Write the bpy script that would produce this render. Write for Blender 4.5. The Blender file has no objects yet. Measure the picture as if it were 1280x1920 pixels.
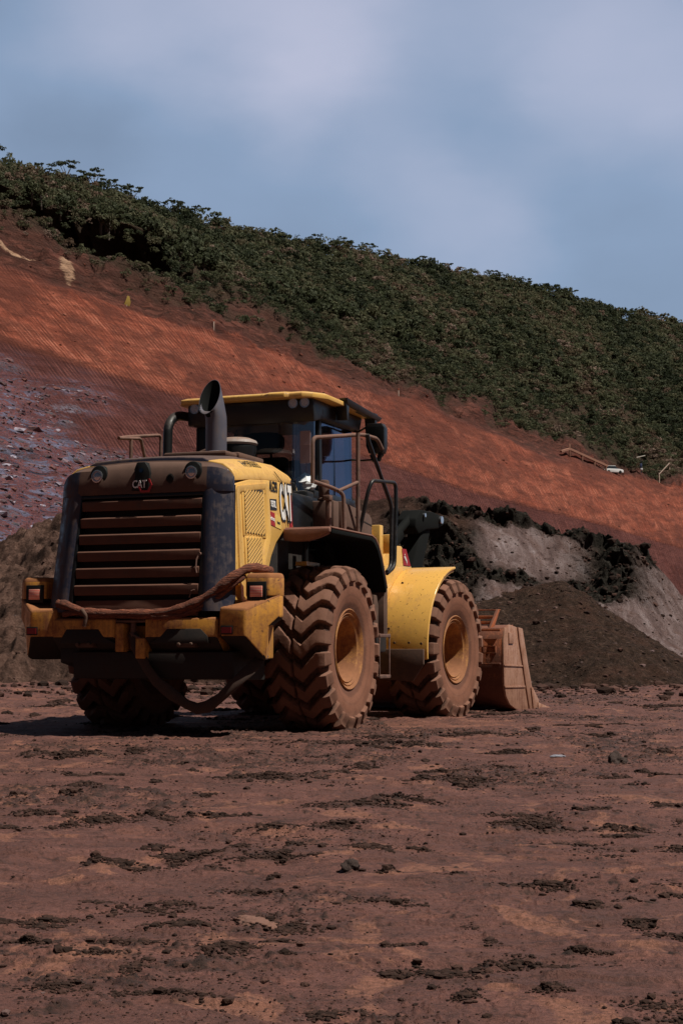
import bpy, bmesh, math, random
import numpy as np
from mathutils import Vector, Matrix

# ------------------------------------------------------------------ camera, world, sun
scn = bpy.context.scene
COL = scn.collection
R = math.radians
CAM_H, CAM_PITCH, CAM_F = 0.768, 0.08878, 2927.3
cd = bpy.data.cameras.new('camera'); cam = bpy.data.objects.new('camera', cd); COL.objects.link(cam)
cam.location = (0, 0, CAM_H); cam.rotation_euler = (math.pi/2 + CAM_PITCH, 0, 0)
cd.sensor_fit = 'VERTICAL'; cd.sensor_height = 36; cd.sensor_width = 24; cd.lens = CAM_F/1920*36
cd.clip_start = 0.05; cd.clip_end = 5000
scn.camera = cam

SUN_AZ = Vector((0.93, -0.37)); SUN_AZ.normalize(); SUN_EL = R(61)
sund = Vector((SUN_AZ.x*math.cos(SUN_EL), SUN_AZ.y*math.cos(SUN_EL), math.sin(SUN_EL)))
w = bpy.data.worlds.new("World"); scn.world = w; w.use_nodes = True
nt = w.node_tree; N = nt.nodes; L = nt.links
bg = N['Background']; bg.inputs['Strength'].default_value = 0.06
sky = N.new('ShaderNodeTexSky'); sky.sky_type = 'NISHITA'; sky.sun_disc = False
sky.sun_elevation = SUN_EL; sky.sun_rotation = math.atan2(sund.x, sund.y)
sky.air_density = 1.0; sky.dust_density = 1.5; sky.ozone_density = 1.5
tc = N.new('ShaderNodeTexCoord')
mp = N.new('ShaderNodeMapping'); mp.inputs['Scale'].default_value = (1.0, 1.0, 1.9); mp.inputs['Location'].default_value = (0.33, 0.1, -0.02)
L.new(tc.outputs['Generated'], mp.inputs['Vector'])
def wm(op, a_, b_, c_=None):
    m_ = N.new('ShaderNodeMath'); m_.operation = op
    for k_, v_ in zip(m_.inputs, (a_, b_, c_)):
        if v_ is None: continue
        if isinstance(v_, (int, float)): k_.default_value = v_
        else: L.new(v_, k_)
    return m_.outputs[0]
n1 = N.new('ShaderNodeTexNoise'); n1.inputs['Scale'].default_value = 3.2; n1.inputs['Detail'].default_value = 6; n1.inputs['Roughness'].default_value = .48
L.new(mp.outputs[0], n1.inputs['Vector'])
n2 = N.new('ShaderNodeTexNoise'); n2.inputs['Scale'].default_value = 7.0; n2.inputs['Detail'].default_value = 5; L.new(mp.outputs[0], n2.inputs['Vector'])
fac = wm('MULTIPLY_ADD', n1.outputs['Fac'], .75, -.05)
dwarp = N.new('ShaderNodeVectorMath'); dwarp.operation = 'MULTIPLY_ADD'; L.new(n2.outputs['Color'], dwarp.inputs[0]); dwarp.inputs[1].default_value = (.10, .10, .10); L.new(tc.outputs['Generated'], dwarp.inputs[2])
# thin bright places in the cloud sheet: azimuth and elevation in degrees, size, brightness
for az_, el_, rd_, am_ in ((-1.0, 22.3, .085, .34), (-7.5, 24.0, .10, .24), (11, 21.5, .13, .24), (4.2, 15.9, .075, .22), (-2, 27, .16, .18), (6, 18.5, .05, -.16), (-10, 18.5, .07, -.14), (10.5, 14.5, .09, -.12), (-40, 20, .2, .3), (45, 25, .25, .3), (-70, 15, .2, .25)):
    v_ = Vector((math.sin(R(az_))*math.cos(R(el_)), math.cos(R(az_))*math.cos(R(el_)), math.sin(R(el_))))+Vector((.05, .05, .05))
    ds = N.new('ShaderNodeVectorMath'); ds.operation = 'DISTANCE'; L.new(dwarp.outputs[0], ds.inputs[0]); ds.inputs[1].default_value = v_
    q_ = N.new('ShaderNodeMapRange'); q_.interpolation_type = 'SMOOTHERSTEP'; q_.inputs[1].default_value = rd_*1.25; q_.inputs[2].default_value = 0; q_.inputs[3].default_value = 0; q_.inputs[4].default_value = am_
    L.new(ds.outputs['Value'], q_.inputs[0]); fac = wm('ADD', fac, q_.outputs[0])
r1 = N.new('ShaderNodeValToRGB'); r1.color_ramp.elements[0].position = .12; r1.color_ramp.elements[1].position = .78
r1.color_ramp.elements[0].color = (1.65, 2.22, 3.20, 1); r1.color_ramp.elements[1].color = (4.6, 4.8, 6.1, 1)
e = r1.color_ramp.elements.new(.36); e.color = (2.32, 3.12, 4.5, 1)
L.new(fac, r1.inputs[0])
mx = N.new('ShaderNodeMix'); mx.data_type = 'RGBA'; mx.inputs[0].default_value = .82
L.new(sky.outputs[0], mx.inputs[6]); L.new(r1.outputs[0], mx.inputs[7])
# sky bright low ahead; dimming overhead and behind is added to cut fill light
sx = N.new('ShaderNodeSeparateXYZ'); L.new(tc.outputs['Generated'], sx.inputs[0])
dt = N.new('ShaderNodeMath'); dt.operation = 'MULTIPLY_ADD'; L.new(sx.outputs[2], dt.inputs[0]); dt.inputs[1].default_value = -.9; L.new(sx.outputs[1], dt.inputs[2])
mr_ = N.new('ShaderNodeMapRange'); mr_.interpolation_type = 'SMOOTHSTEP'; mr_.inputs[1].default_value = .05; mr_.inputs[2].default_value = .60; mr_.inputs[3].default_value = .17; mr_.inputs[4].default_value = 1.75
L.new(dt.outputs[0], mr_.inputs[0])
vm = N.new('ShaderNodeVectorMath'); vm.operation = 'SCALE'; L.new(mx.outputs[2], vm.inputs[0]); L.new(mr_.outputs[0], vm.inputs['Scale'])
L.new(vm.outputs[0], bg.inputs['Color'])

sl = bpy.data.lights.new('sun', 'SUN'); sl.energy = 4.8; sl.angle = R(.6); sl.color = (1, .93, .82)
so = bpy.data.objects.new('sun', sl); COL.objects.link(so)
so.rotation_euler = sund.to_track_quat('Z', 'Y').to_euler(); so.location = (20, -10, 60)
scn.view_settings.view_transform = 'Standard'; scn.view_settings.look = 'None'
scn.view_settings.exposure = 0.15; scn.view_settings.gamma = 1; scn.view_settings.use_curve_mapping = False
random.seed(4); rng = np.random.default_rng(4)

# ------------------------------------------------------------------ materials
def newmat(name):
    m = bpy.data.materials.new(name); m.use_nodes = True
    return m, m.node_tree.nodes, m.node_tree.links, m.node_tree.nodes['Principled BSDF']
def noise(N, L, vec, scale, detail=6, rough=.6, dist=0):
    n = N.new('ShaderNodeTexNoise'); n.inputs['Scale'].default_value = scale; n.inputs['Detail'].default_value = detail
    n.inputs['Roughness'].default_value = rough; n.inputs['Distortion'].default_value = dist
    if vec is not None: L.new(vec, n.inputs['Vector'])
    return n.outputs['Fac']
def ramp(N, L, fac, stops):
    r = N.new('ShaderNodeValToRGB'); els = r.color_ramp.elements
    while len(els) < len(stops): els.new(.5)
    for e, (p, c) in zip(els, stops):
        e.position = p; e.color = (c, c, c, 1) if not hasattr(c, '__len__') else ((*c, 1) if len(c) == 3 else c)
    L.new(fac, r.inputs[0]); return r.outputs[0]
def mixc(N, L, fac, a, b, mode='MIX'):
    m = N.new('ShaderNodeMix'); m.data_type = 'RGBA'; m.blend_type = mode
    for s, v in ((m.inputs[0], fac), (m.inputs[6], a), (m.inputs[7], b)):
        if isinstance(v, (int, float)): s.default_value = v
        elif isinstance(v, tuple): s.default_value = v if len(v) == 4 else (*v, 1)
        else: L.new(v, s)
    return m.outputs[2]
def mth(N, L, op, a, b=0.0, c=None):
    m = N.new('ShaderNodeMath'); m.operation = op
    for s, v in zip(m.inputs, (a, b, c)):
        if v is None: continue
        if isinstance(v, (int, float)): s.default_value = v
        else: L.new(v, s)
    return m.outputs[0]
def bump(N, L, h, strength, dist, to, prev=None):
    b = N.new('ShaderNodeBump'); b.inputs['Strength'].default_value = strength; b.inputs['Distance'].default_value = dist
    L.new(h, b.inputs['Height'])
    if prev is not None: L.new(prev, b.inputs['Normal'])
    L.new(b.outputs[0], to); return b.outputs[0]
DUST = (.19, .088, .055)
def paint(name, base, dirt=DUST, amount=.5, rough=.4, metal=0, up=.6, streak=0.0, scale=3.0, low=None, spec=.5, bumpy=.15, edge=0.0):
    """paint with patchy soil dust: more of it on faces that look up, below height `low`, and in vertical runs"""
    m, N, L, P = newmat(name)
    tc = N.new('ShaderNodeTexCoord'); o = tc.outputs['Object']
    a = noise(N, L, o, scale, 8, .68); b = noise(N, L, o, scale*9, 6, .7)
    s = mth(N, L, 'ADD', mth(N, L, 'MULTIPLY', a, .65), mth(N, L, 'MULTIPLY', b, .35))
    g = N.new('ShaderNodeNewGeometry'); sp = N.new('ShaderNodeSeparateXYZ'); L.new(g.outputs['True Normal'], sp.inputs[0])
    upv = mth(N, L, 'MULTIPLY', mth(N, L, 'MAXIMUM', sp.outputs[2], 0), up*.35)
    s = mth(N, L, 'ADD', s, upv)
    if streak:
        mpp = N.new('ShaderNodeMapping'); mpp.inputs['Scale'].default_value = (14, 14, .8); L.new(o, mpp.inputs[0])
        s = mth(N, L, 'ADD', s, mth(N, L, 'MULTIPLY', mth(N, L, 'SUBTRACT', noise(N, L, mpp.outputs[0], 1.5, 5, .6), .5), streak))
    if low is not None:
        so_ = N.new('ShaderNodeSeparateXYZ'); L.new(o, so_.inputs[0])
        mr = N.new('ShaderNodeMapRange'); mr.inputs[1].default_value = low[0]; mr.inputs[2].default_value = low[1]; mr.inputs[3].default_value = .3; mr.inputs[4].default_value = 0
        L.new(so_.outputs[2], mr.inputs[0]); s = mth(N, L, 'ADD', s, mr.outputs[0])
    t = .72 - amount*.42
    f = ramp(N, L, s, [(t-.09, 0.0), (t+.12, 1.0)])
    f2 = mth(N, L, 'MULTIPLY', f, .88)
    dn = mixc(N, L, noise(N, L, o, scale*3, 5), tuple(c*.62 for c in dirt), tuple(min(1, c*1.35) for c in dirt))
    bn = mixc(N, L, noise(N, L, o, scale*1.3, 4), tuple(c*.88 for c in base), tuple(min(1, c*1.08) for c in base))
    c = mixc(N, L, f2, bn, dn)
    if edge:   # chips and scratches
        sc_ = noise(N, L, o, 38, 3, .5, .4)
        c = mixc(N, L, mth(N, L, 'MULTIPLY', ramp(N, L, sc_, [(.66, 0.0), (.70, 1.0)]), edge), c, (.045, .022, .015))
    L.new(c, P.inputs['Base Color'])
    rr = N.new('ShaderNodeMapRange'); rr.inputs[3].default_value = rough; rr.inputs[4].default_value = .92
    L.new(f, rr.inputs[0]); L.new(rr.outputs[0], P.inputs['Roughness'])
    P.inputs['Metallic'].default_value = metal; P.inputs['Specular IOR Level'].default_value = spec
    if bumpy: bump(N, L, s, bumpy, .02, P.inputs['Normal'])
    return m
def plain(name, col, rough=.6, metal=0, spec=.5, emit=None):
    m, N, L, P = newmat(name)
    tc = N.new('ShaderNodeTexCoord')
    c = mixc(N, L, noise(N, L, tc.outputs['Object'], 6, 5), tuple(x*.8 for x in col), tuple(min(1, x*1.2) for x in col))
    L.new(c, P.inputs['Base Color']); P.inputs['Roughness'].default_value = rough; P.inputs['Metallic'].default_value = metal
    P.inputs['Specular IOR Level'].default_value = spec
    return m
MT = {}
MT['yellow'] = paint('yellow_paint', (.70, .42, .115), (.34, .16, .07), .26, .36, up=.2, streak=.12, scale=2.2, edge=.5)
MT['yellow_dusty'] = paint('dusty_yellow_paint', (.68, .32, .05), (.24, .088, .04), .55, .5, up=1.5, streak=.40, scale=3.2, edge=.8)
MT['yellow_fender'] = paint('fender_yellow_paint', (.74, .42, .10), (.30, .15, .07), .20, .27, up=.2, streak=.05, scale=1.6, edge=.9)
MT['brown_dusty'] = paint('soil_dusted_dark_plastic', (.045, .032, .028), (.115, .062, .045), .85, .6, up=.8, streak=.15, scale=2)
MT['deck_dusty'] = paint('soil_covered_deck', (.06, .035, .03), (.235, .11, .08), .95, .7, up=1.2, streak=.1, scale=3)
MT['slat'] = paint('soil_coated_slats', (.05, .03, .022), (.125, .052, .032), .80, .55, up=1.5, streak=.2, scale=2.5)
MT['cap_dark'] = paint('worn_dark_plastic', (.022, .025, .045), (.10, .06, .05), .30, .34, up=1.0, streak=.35, scale=1.6)
MT['black'] = paint('black_steel', (.007, .008, .009), (.035, .022, .018), .22, .38, up=.5, scale=4)
MT['black_clean'] = plain('black_rubbery_plastic', (.007, .008, .008), .55, spec=.3)
MT['grey_pipe'] = paint('dull_grey_pipe', (.085, .085, .115), (.13, .09, .08), .25, .5, up=.3, streak=.3, scale=2)
MT['rail'] = paint('rusty_handrail', (.075, .045, .035), (.19, .10, .075), .55, .5, up=.6, scale=8)
MT['belly'] = paint('oily_shaded_underbody', (.010, .009, .008), (.030, .018, .014), .5, .7, up=.5, scale=4)
MT['under_dusty'] = paint('dusty_underbody', (.045, .028, .022), (.11, .060, .042), .8, .7, up=.5, scale=4)
MT['rim'] = paint('rim_yellow_paint', (.52, .24, .05), (.21, .085, .045), .62, .55, up=.5, scale=7, streak=.1)
MT['bucket_back'] = paint('rusted_bucket_steel', (.40, .115, .040), (.11, .045, .030), .38, .6, up=1.2, streak=.3, scale=5, low=(.35, .9), bumpy=.5)
MT['bucket_side'] = paint('worn_bucket_steel', (.40, .22, .15), (.19, .075, .042), .46, .42, metal=.1, up=.4, streak=.45, scale=6, edge=.7)
MT['lens'] = plain('lamp_glass', (.55, .55, .6), .15, .3)
MT['chrome'] = plain('lamp_reflector', (.6, .6, .62), .2, .9)
MT['red_lens'] = plain('red_reflector', (.22, .012, .015), .25)
MT['dome'] = paint('pale_precleaner_dome', (.30, .27, .26), (.25, .16, .12), .35, .5, scale=3)
MT['white'] = plain('white_decal', (.75, .75, .74), .5)
MT['decal_black'] = plain('black_decal', (.012, .012, .014), .45)
MT['decal_red'] = plain('red_decal', (.33, .018, .022), .5)
MT['decal_yellow'] = plain('pale_yellow_decal', (.66, .45, .12), .5)
MT['dull_black'] = plain('dull_black_steel', (.006, .007, .007), .85, spec=.12)
MT['seat'] = plain('black_seat_fabric', (.012, .012, .013), .8)
MT['paper'] = plain('faded_notice_paper', (.42, .30, .30), .7)
MT['cloth'] = plain('white_plastic_rag', (.72, .74, .76), .5)
MT['hose'] = None

def tail_lamp_mat():
    m, N, L, P = newmat('tail_lamp_lens')
    tc = N.new('ShaderNodeTexCoord')
    w_ = N.new('ShaderNodeTexWave'); w_.bands_direction = 'Z'; w_.inputs['Scale'].default_value = 22; w_.inputs['Distortion'].default_value = .5
    L.new(tc.outputs['Object'], w_.inputs[0])
    v = N.new('ShaderNodeTexVoronoi'); v.inputs['Scale'].default_value = 90; L.new(tc.outputs['Object'], v.inputs['Vector'])
    c = ramp(N, L, w_.outputs['Fac'], [(.2, (.90, .10, .05)), (.6, (.95, .25, .14)), (.9, (.95, .65, .45))])
    c = mixc(N, L, mth(N, L, 'MULTIPLY', v.outputs['Distance'], .4), c, (.5, .35, .4), 'MIX')
    L.new(c, P.inputs['Base Color']); P.inputs['Roughness'].default_value = .12
    P.inputs['Coat Weight'].default_value = 1
    return m
MT['tail'] = tail_lamp_mat()
def glass_mat(name, tint, k, refl=(.8, .9, 1, 1)):
    m, N, L, P = newmat(name)
    out = N['Material Output']; N.remove(P)
    tr = N.new('ShaderNodeBsdfTransparent'); tr.inputs[0].default_value = (*tint, 1)
    gl = N.new('ShaderNodeBsdfGlossy'); gl.inputs['Roughness'].default_value = .04; gl.inputs[0].default_value = refl
    lw = N.new('ShaderNodeLayerWeight'); lw.inputs[0].default_value = .35
    mr = N.new('ShaderNodeMapRange'); mr.inputs[3].default_value = k; mr.inputs[4].default_value = min(1, k+.32)
    L.new(lw.outputs['Fresnel'], mr.inputs[0])
    ms = N.new('ShaderNodeMixShader'); L.new(mr.outputs[0], ms.inputs[0]); L.new(tr.outputs[0], ms.inputs[1]); L.new(gl.outputs[0], ms.inputs[2])
    L.new(ms.outputs[0], out.inputs[0]); return m
MT['glass_side'] = glass_mat('tinted_side_glass', (.55, .58, .62), .12, (.50, .62, .85, 1))
MT['glass_rear'] = glass_mat('rear_glass', (.72, .72, .70), .02)
MT['glass_curved'] = glass_mat('curved_corner_glass', (.62, .68, .74), .34, (.75, .85, 1, 1))

def tyre_mat():
    m, N, L, P = newmat('dusty_tyre_rubber')
    tc = N.new('ShaderNodeTexCoord'); o = tc.outputs['Object']
    at = N.new('ShaderNodeAttribute'); at.attribute_name = 'lug'
    a = noise(N, L, o, 4, 8, .65); b = noise(N, L, o, 40, 5, .7)
    s = mth(N, L, 'ADD', mth(N, L, 'MULTIPLY', a, .6), mth(N, L, 'MULTIPLY', b, .4))
    dust = mixc(N, L, a, (.125, .060, .041), (.215, .108, .074))
    dk = mixc(N, L, b, (.014, .010, .009), (.040, .025, .020))
    f = ramp(N, L, mth(N, L, 'ADD', s, mth(N, L, 'MULTIPLY', at.outputs['Fac'], .22)), [(.36, .05), (.60, 1.0)])  # grooves get less dust; their shade is darkened into the colour
    c = mixc(N, L, f, dk, dust)
    sx_ = N.new('ShaderNodeSeparateXYZ'); L.new(o, sx_.inputs[0]); rad = mth(N, L, 'SQRT', mth(N, L, 'ADD', mth(N, L, 'MULTIPLY', sx_.outputs[0], sx_.outputs[0]), mth(N, L, 'MULTIPLY', sx_.outputs[2], sx_.outputs[2])))
    rg = ramp(N, L, mth(N, L, 'ADD', rad, mth(N, L, 'MULTIPLY', mth(N, L, 'SUBTRACT', a, .5), .05)), [(.40, .62), (.455, .50), (.475, 0.0), (.52, 0.0), (.535, .25), (.56, 0.0)])
    c = mixc(N, L, ramp(N, L, rad, [(.60, .55), (.70, 0.0)]), c, mixc(N, L, a, (.16, .062, .036), (.33, .135, .080)))
    c = mixc(N, L, rg, c, mixc(N, L, b, (.035, .018, .014), (.10, .045, .032)))
    sk_ = noise(N, L, o, 2.2, 5, .6, .8); c = mixc(N, L, ramp(N, L, sk_, [(.52, 0.0), (.66, .55)]), c, mixc(N, L, b, (.20, .095, .062), (.30, .15, .105)))
    L.new(c, P.inputs['Base Color']); P.inputs['Roughness'].default_value = .85; P.inputs['Specular IOR Level'].default_value = .25
    bump(N, L, s, .35, .02, P.inputs['Normal'])
    return m
MT['tyre'] = tyre_mat()
def hose_mat():
    m, N, L, P = newmat('soil_stained_strap_sleeve')
    tc = N.new('ShaderNodeTexCoord'); o = tc.outputs['Object']
    mp_ = N.new('ShaderNodeMapping'); mp_.inputs['Scale'].default_value = (3, 3, 12); L.new(o, mp_.inputs[0])
    a = noise(N, L, mp_.outputs[0], 4, 7, .65, 1.2)
    c = ramp(N, L, a, [(.3, (.040, .014, .010)), (.5, (.15, .044, .022)), (.7, (.29, .088, .042))])
    L.new(c, P.inputs['Base Color']); P.inputs['Roughness'].default_value = .85
    bump(N, L, a, 1.0, .03, P.inputs['Normal'])
    return m
MT['hose'] = hose_mat()

# ------------------------------------------------------------------ mesh builder
class MB:
    def __init__(s): s.v = []; s.f = []; s.m = []; s.T = Matrix.Identity(4); s.mi = 0
    def add(s, vs, fs):
        o = len(s.v); s.v += [tuple(s.T @ Vector(v)) for v in vs]
        s.f += [tuple(i+o for i in f) for f in fs]; s.m += [s.mi]*len(fs); return s
    def box(s, x0, x1, y0, y1, z0, z1):
        x0, x1 = min(x0, x1), max(x0, x1); y0, y1 = min(y0, y1), max(y0, y1); z0, z1 = min(z0, z1), max(z0, z1)
        return s.add([(x0,y0,z0),(x1,y0,z0),(x1,y1,z0),(x0,y1,z0),(x0,y0,z1),(x1,y0,z1),(x1,y1,z1),(x0,y1,z1)],
                     [(0,3,2,1),(4,5,6,7),(0,1,5,4),(1,2,6,5),(2,3,7,6),(3,0,4,7)])
    def loft(s, rings, cap=True, closed=True):
        n = len(rings[0]); vs = [p for r in rings for p in r]; fs = []
        for i in range(len(rings)-1):
            for j in range(n if closed else n-1):
                k = (j+1) % n; fs.append((i*n+j, i*n+k, (i+1)*n+k, (i+1)*n+j))
        if cap: fs += [tuple(range(n))[::-1], tuple(range((len(rings)-1)*n, len(rings)*n))]
        return s.add(vs, fs)
    def prism(s, poly, axis, a, b):
        f = {'x': lambda p, t: (t, p[0], p[1]), 'y': lambda p, t: (p[0], t, p[1]), 'z': lambda p, t: (p[0], p[1], t)}[axis]
        return s.loft([[f(p, a) for p in poly], [f(p, b) for p in poly]])
    def hexa(s, pts): return s.add(pts, [(0,3,2,1),(4,5,6,7),(0,1,5,4),(1,2,6,5),(2,3,7,6),(3,0,4,7)])
    def tube(s, path, r, n=12, bend=0, cap=True):
        P = [Vector(p) for p in path]
        if bend > 0:
            Q = [P[0]]
            for i in range(1, len(P)-1):
                a, b, c = P[i-1], P[i], P[i+1]
                d1 = (a-b); d2 = (c-b); t = min(bend, d1.length*.45, d2.length*.45)
                p0 = b+d1.normalized()*t; p2 = b+d2.normalized()*t
                for k in range(6):
                    u = k/5; Q.append(p0*(1-u)**2+b*2*u*(1-u)+p2*u*u)
            Q.append(P[-1]); P = Q
        rr = r if hasattr(r, '__len__') else [r]*len(P)
        if len(rr) != len(P): rr = list(np.interp(np.linspace(0, 1, len(P)), np.linspace(0, 1, len(rr)), rr))
        up = None; rings = []
        for i, p in enumerate(P):
            t = (P[min(i+1, len(P)-1)]-P[max(i-1, 0)]).normalized()
            if up is None: up = t.orthogonal().normalized()
            up = (up-t*up.dot(t)).normalized(); sd = t.cross(up)
            rings.append([p+(up*math.cos(2*math.pi*k/n)+sd*math.sin(2*math.pi*k/n))*rr[i] for k in range(n)])
        return s.loft(rings, cap)
    def cyl(s, c, ax, r, h, n=24, r2=None):
        c = Vector(c); ax = Vector(ax).normalized()
        return s.tube([c, c+ax*h], [r, r if r2 is None else r2], n)
    def lathe(s, prof, c, ax, n=32, cap=False):
        """prof: (distance along the axis, radius)"""
        c = Vector(c); ax = Vector(ax).normalized(); u = ax.orthogonal().normalized(); v = ax.cross(u)
        rings = [[c+ax*a+(u*math.cos(2*math.pi*k/n)+v*math.sin(2*math.pi*k/n))*max(r, 1e-4) for k in range(n)] for a, r in prof]
        return s.loft(rings, cap)
    def build(s, name, mats, parent=None, bevel=0, smooth=None, seg=2, weld=False):
        me = bpy.data.meshes.new(name)
        me.from_pydata(s.v, [], s.f)
        mats = mats if isinstance(mats, (list, tuple)) else [mats]
        for m in mats: me.materials.append(MT[m] if isinstance(m, str) else m)
        me.polygons.foreach_set('material_index', s.m)
        bm = bmesh.new(); bm.from_mesh(me)
        if weld: bmesh.ops.remove_doubles(bm, verts=bm.verts, dist=1e-5)
        bmesh.ops.recalc_face_normals(bm, faces=bm.faces)
        if bevel:
            es = [e for e in bm.edges if len(e.link_faces) == 2 and e.calc_face_angle(0) > R(28)]
            bmesh.ops.bevel(bm, geom=es, offset=bevel, segments=seg, profile=.5, affect='EDGES', clamp_overlap=True)
        bm.to_mesh(me); bm.free()
        if smooth is None: smooth = 35
        if smooth: me.shade_smooth() if hasattr(me, 'shade_smooth') else None; me.set_sharp_from_angle(angle=R(smooth))
        else: me.shade_flat()
        o = bpy.data.objects.new(name, me); COL.objects.link(o)
        if parent is not None: o.parent = parent
        return o
def empty(name, loc=(0, 0, 0), rz=0):
    o = bpy.data.objects.new(name, None); COL.objects.link(o); o.location = loc; o.rotation_euler = (0, 0, rz); return o
def tag(o, label=None, cat=None, group=None, kind=None):
    if label: o['label'] = label
    if cat: o['category'] = cat
    if group: o['group'] = group
    if kind: o['kind'] = kind
    return o
def text(s, size, origin, xdir, ydir, mat, name, parent, sx=1.0, shear=0, depth=.002, align='CENTER', bold=.018):
    cu = bpy.data.curves.new(name, 'FONT'); cu.body = s; cu.size = size; cu.align_x = align; cu.align_y = 'CENTER'
    cu.extrude = depth; cu.offset = size*bold; cu.shear = shear; cu.resolution_u = 3
    tmp = bpy.data.objects.new(name, cu); COL.objects.link(tmp)
    bpy.context.view_layer.update()
    me = bpy.data.meshes.new_from_object(tmp.evaluated_get(bpy.context.evaluated_depsgraph_get()))
    bpy.data.objects.remove(tmp); bpy.data.curves.remove(cu)
    X = Vector(xdir).normalized(); Y = Vector(ydir).normalized(); Z = X.cross(Y).normalized()
    M = Matrix((X*sx, Y, Z)).transposed().to_4x4(); M.translation = Vector(origin)
    me.transform(M); me.name = name; me.materials.clear(); me.materials.append(MT[mat])
    o = bpy.data.objects.new(name, me); COL.objects.link(o)
    if parent is not None: o.parent = parent
    return o

# ------------------------------------------------------------------ noise
def P3(px, py, d):
    """point at distance d along +Y from the camera position that the photograph shows at (px, py)"""
    px = np.asarray(px, float); py = np.asarray(py, float); d = np.asarray(d, float)
    vx = (px-640)/CAM_F; vz = (960-py)/CAM_F; c, s = math.cos(CAM_PITCH), math.sin(CAM_PITCH)
    Y = c-vz*s; Z = s+vz*c
    return np.stack([vx/Y*d, d+0*vx, CAM_H+Z/Y*d], -1)

def hsh(ix, iy, iz, seed):
    n = (ix.astype(np.int64)*374761393 + iy.astype(np.int64)*668265263 + iz.astype(np.int64)*2147483647 + seed*1274126177) & 0xffffffff
    n = ((n ^ (n >> 13))*1274126177) & 0xffffffff
    return ((n ^ (n >> 16)) & 0xffffff)/float(0xffffff)
def vn(x, y, seed=0):
    ix = np.floor(x); iy = np.floor(y); fx = x-ix; fy = y-iy
    fx = fx*fx*fx*(fx*(fx*6-15)+10); fy = fy*fy*fy*(fy*(fy*6-15)+10); z = np.zeros_like(ix)
    a = hsh(ix, iy, z, seed); b = hsh(ix+1, iy, z, seed); c = hsh(ix, iy+1, z, seed); d = hsh(ix+1, iy+1, z, seed)
    return (a*(1-fx)+b*fx)*(1-fy)+(c*(1-fx)+d*fx)*fy
def fbm(x, y, o=5, seed=0, g=.5, rot=True):
    s = np.zeros_like(x); a = 1; t = 0
    for i in range(o):
        s += a*vn(x, y, seed+i*17); t += a; a *= g
        x, y = (x*.8-y*.6)*2.03+3.1, (x*.6+y*.8)*2.03+1.7
    return s/t
def sstep(a, b, x):
    t = np.clip((x-a)/(b-a), 0, 1); return t*t*(3-2*t)
def mesh_np(name, V, F, mat, attrs=None, smooth=True, uv=None):
    me = bpy.data.meshes.new(name); V = np.ascontiguousarray(V, dtype=np.float32); F = np.ascontiguousarray(F, dtype=np.int32)
    k = F.shape[1]
    me.vertices.add(len(V)); me.vertices.foreach_set('co', V.ravel())
    me.loops.add(F.size); me.loops.foreach_set('vertex_index', F.ravel())
    me.polygons.add(len(F)); me.polygons.foreach_set('loop_start', np.arange(0, F.size, k, dtype=np.int32))
    me.polygons.foreach_set('use_smooth', np.full(len(F), smooth))
    for n_, a in (attrs or {}).items():
        if a.ndim == 1:
            at = me.attributes.new(n_, 'FLOAT', 'POINT'); at.data.foreach_set('value', a.astype(np.float32))
        else:
            at = me.attributes.new(n_, 'FLOAT_COLOR', 'POINT'); at.data.foreach_set('color', np.ascontiguousarray(a, dtype=np.float32).ravel())
    if uv is not None:
        ul = me.uv_layers.new(name='UVMap'); ul.data.foreach_set('uv', uv[F.ravel()].astype(np.float32).ravel())
    me.update(calc_edges=True); me.validate()
    me.materials.append(mat)
    return me
def link(name, me, parent=None):
    o = bpy.data.objects.new(name, me); COL.objects.link(o); o.parent = parent; return o
def grid_faces(nr, nc, wrap=False):
    i = np.arange(nr-1)[:, None]; j = np.arange(nc if wrap else nc-1)[None, :]; k = (j+1) % nc
    return np.stack([i*nc+j, i*nc+k, (i+1)*nc+k, (i+1)*nc+j], -1).reshape(-1, 4)
def soil_tone_mat(name, cols):
    m, N, L, P = newmat(name)
    at = N.new('ShaderNodeAttribute'); at.attribute_name = 'tone'
    g = N.new('ShaderNodeNewGeometry')
    c = ramp(N, L, at.outputs['Fac'], cols)
    v = ramp(N, L, noise(N, L, g.outputs['Position'], 1.6, 4, .7), [(.3, .55), (.7, 1.35)])
    L.new(mixc(N, L, 1.0, c, v, 'MULTIPLY'), P.inputs['Base Color']); P.inputs['Roughness'].default_value = .9; P.inputs['Specular IOR Level'].default_value = .15
    return m
# ================================================================== SETTING: ground
LX, LY, LTH = -1.1727, 15.926, 0.35626
def _yard(px, py):
    v = P3(px, py, 1.0); v[2] -= CAM_H; k = CAM_H/-v[2]; return v[0]*k, v[1]*k
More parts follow.
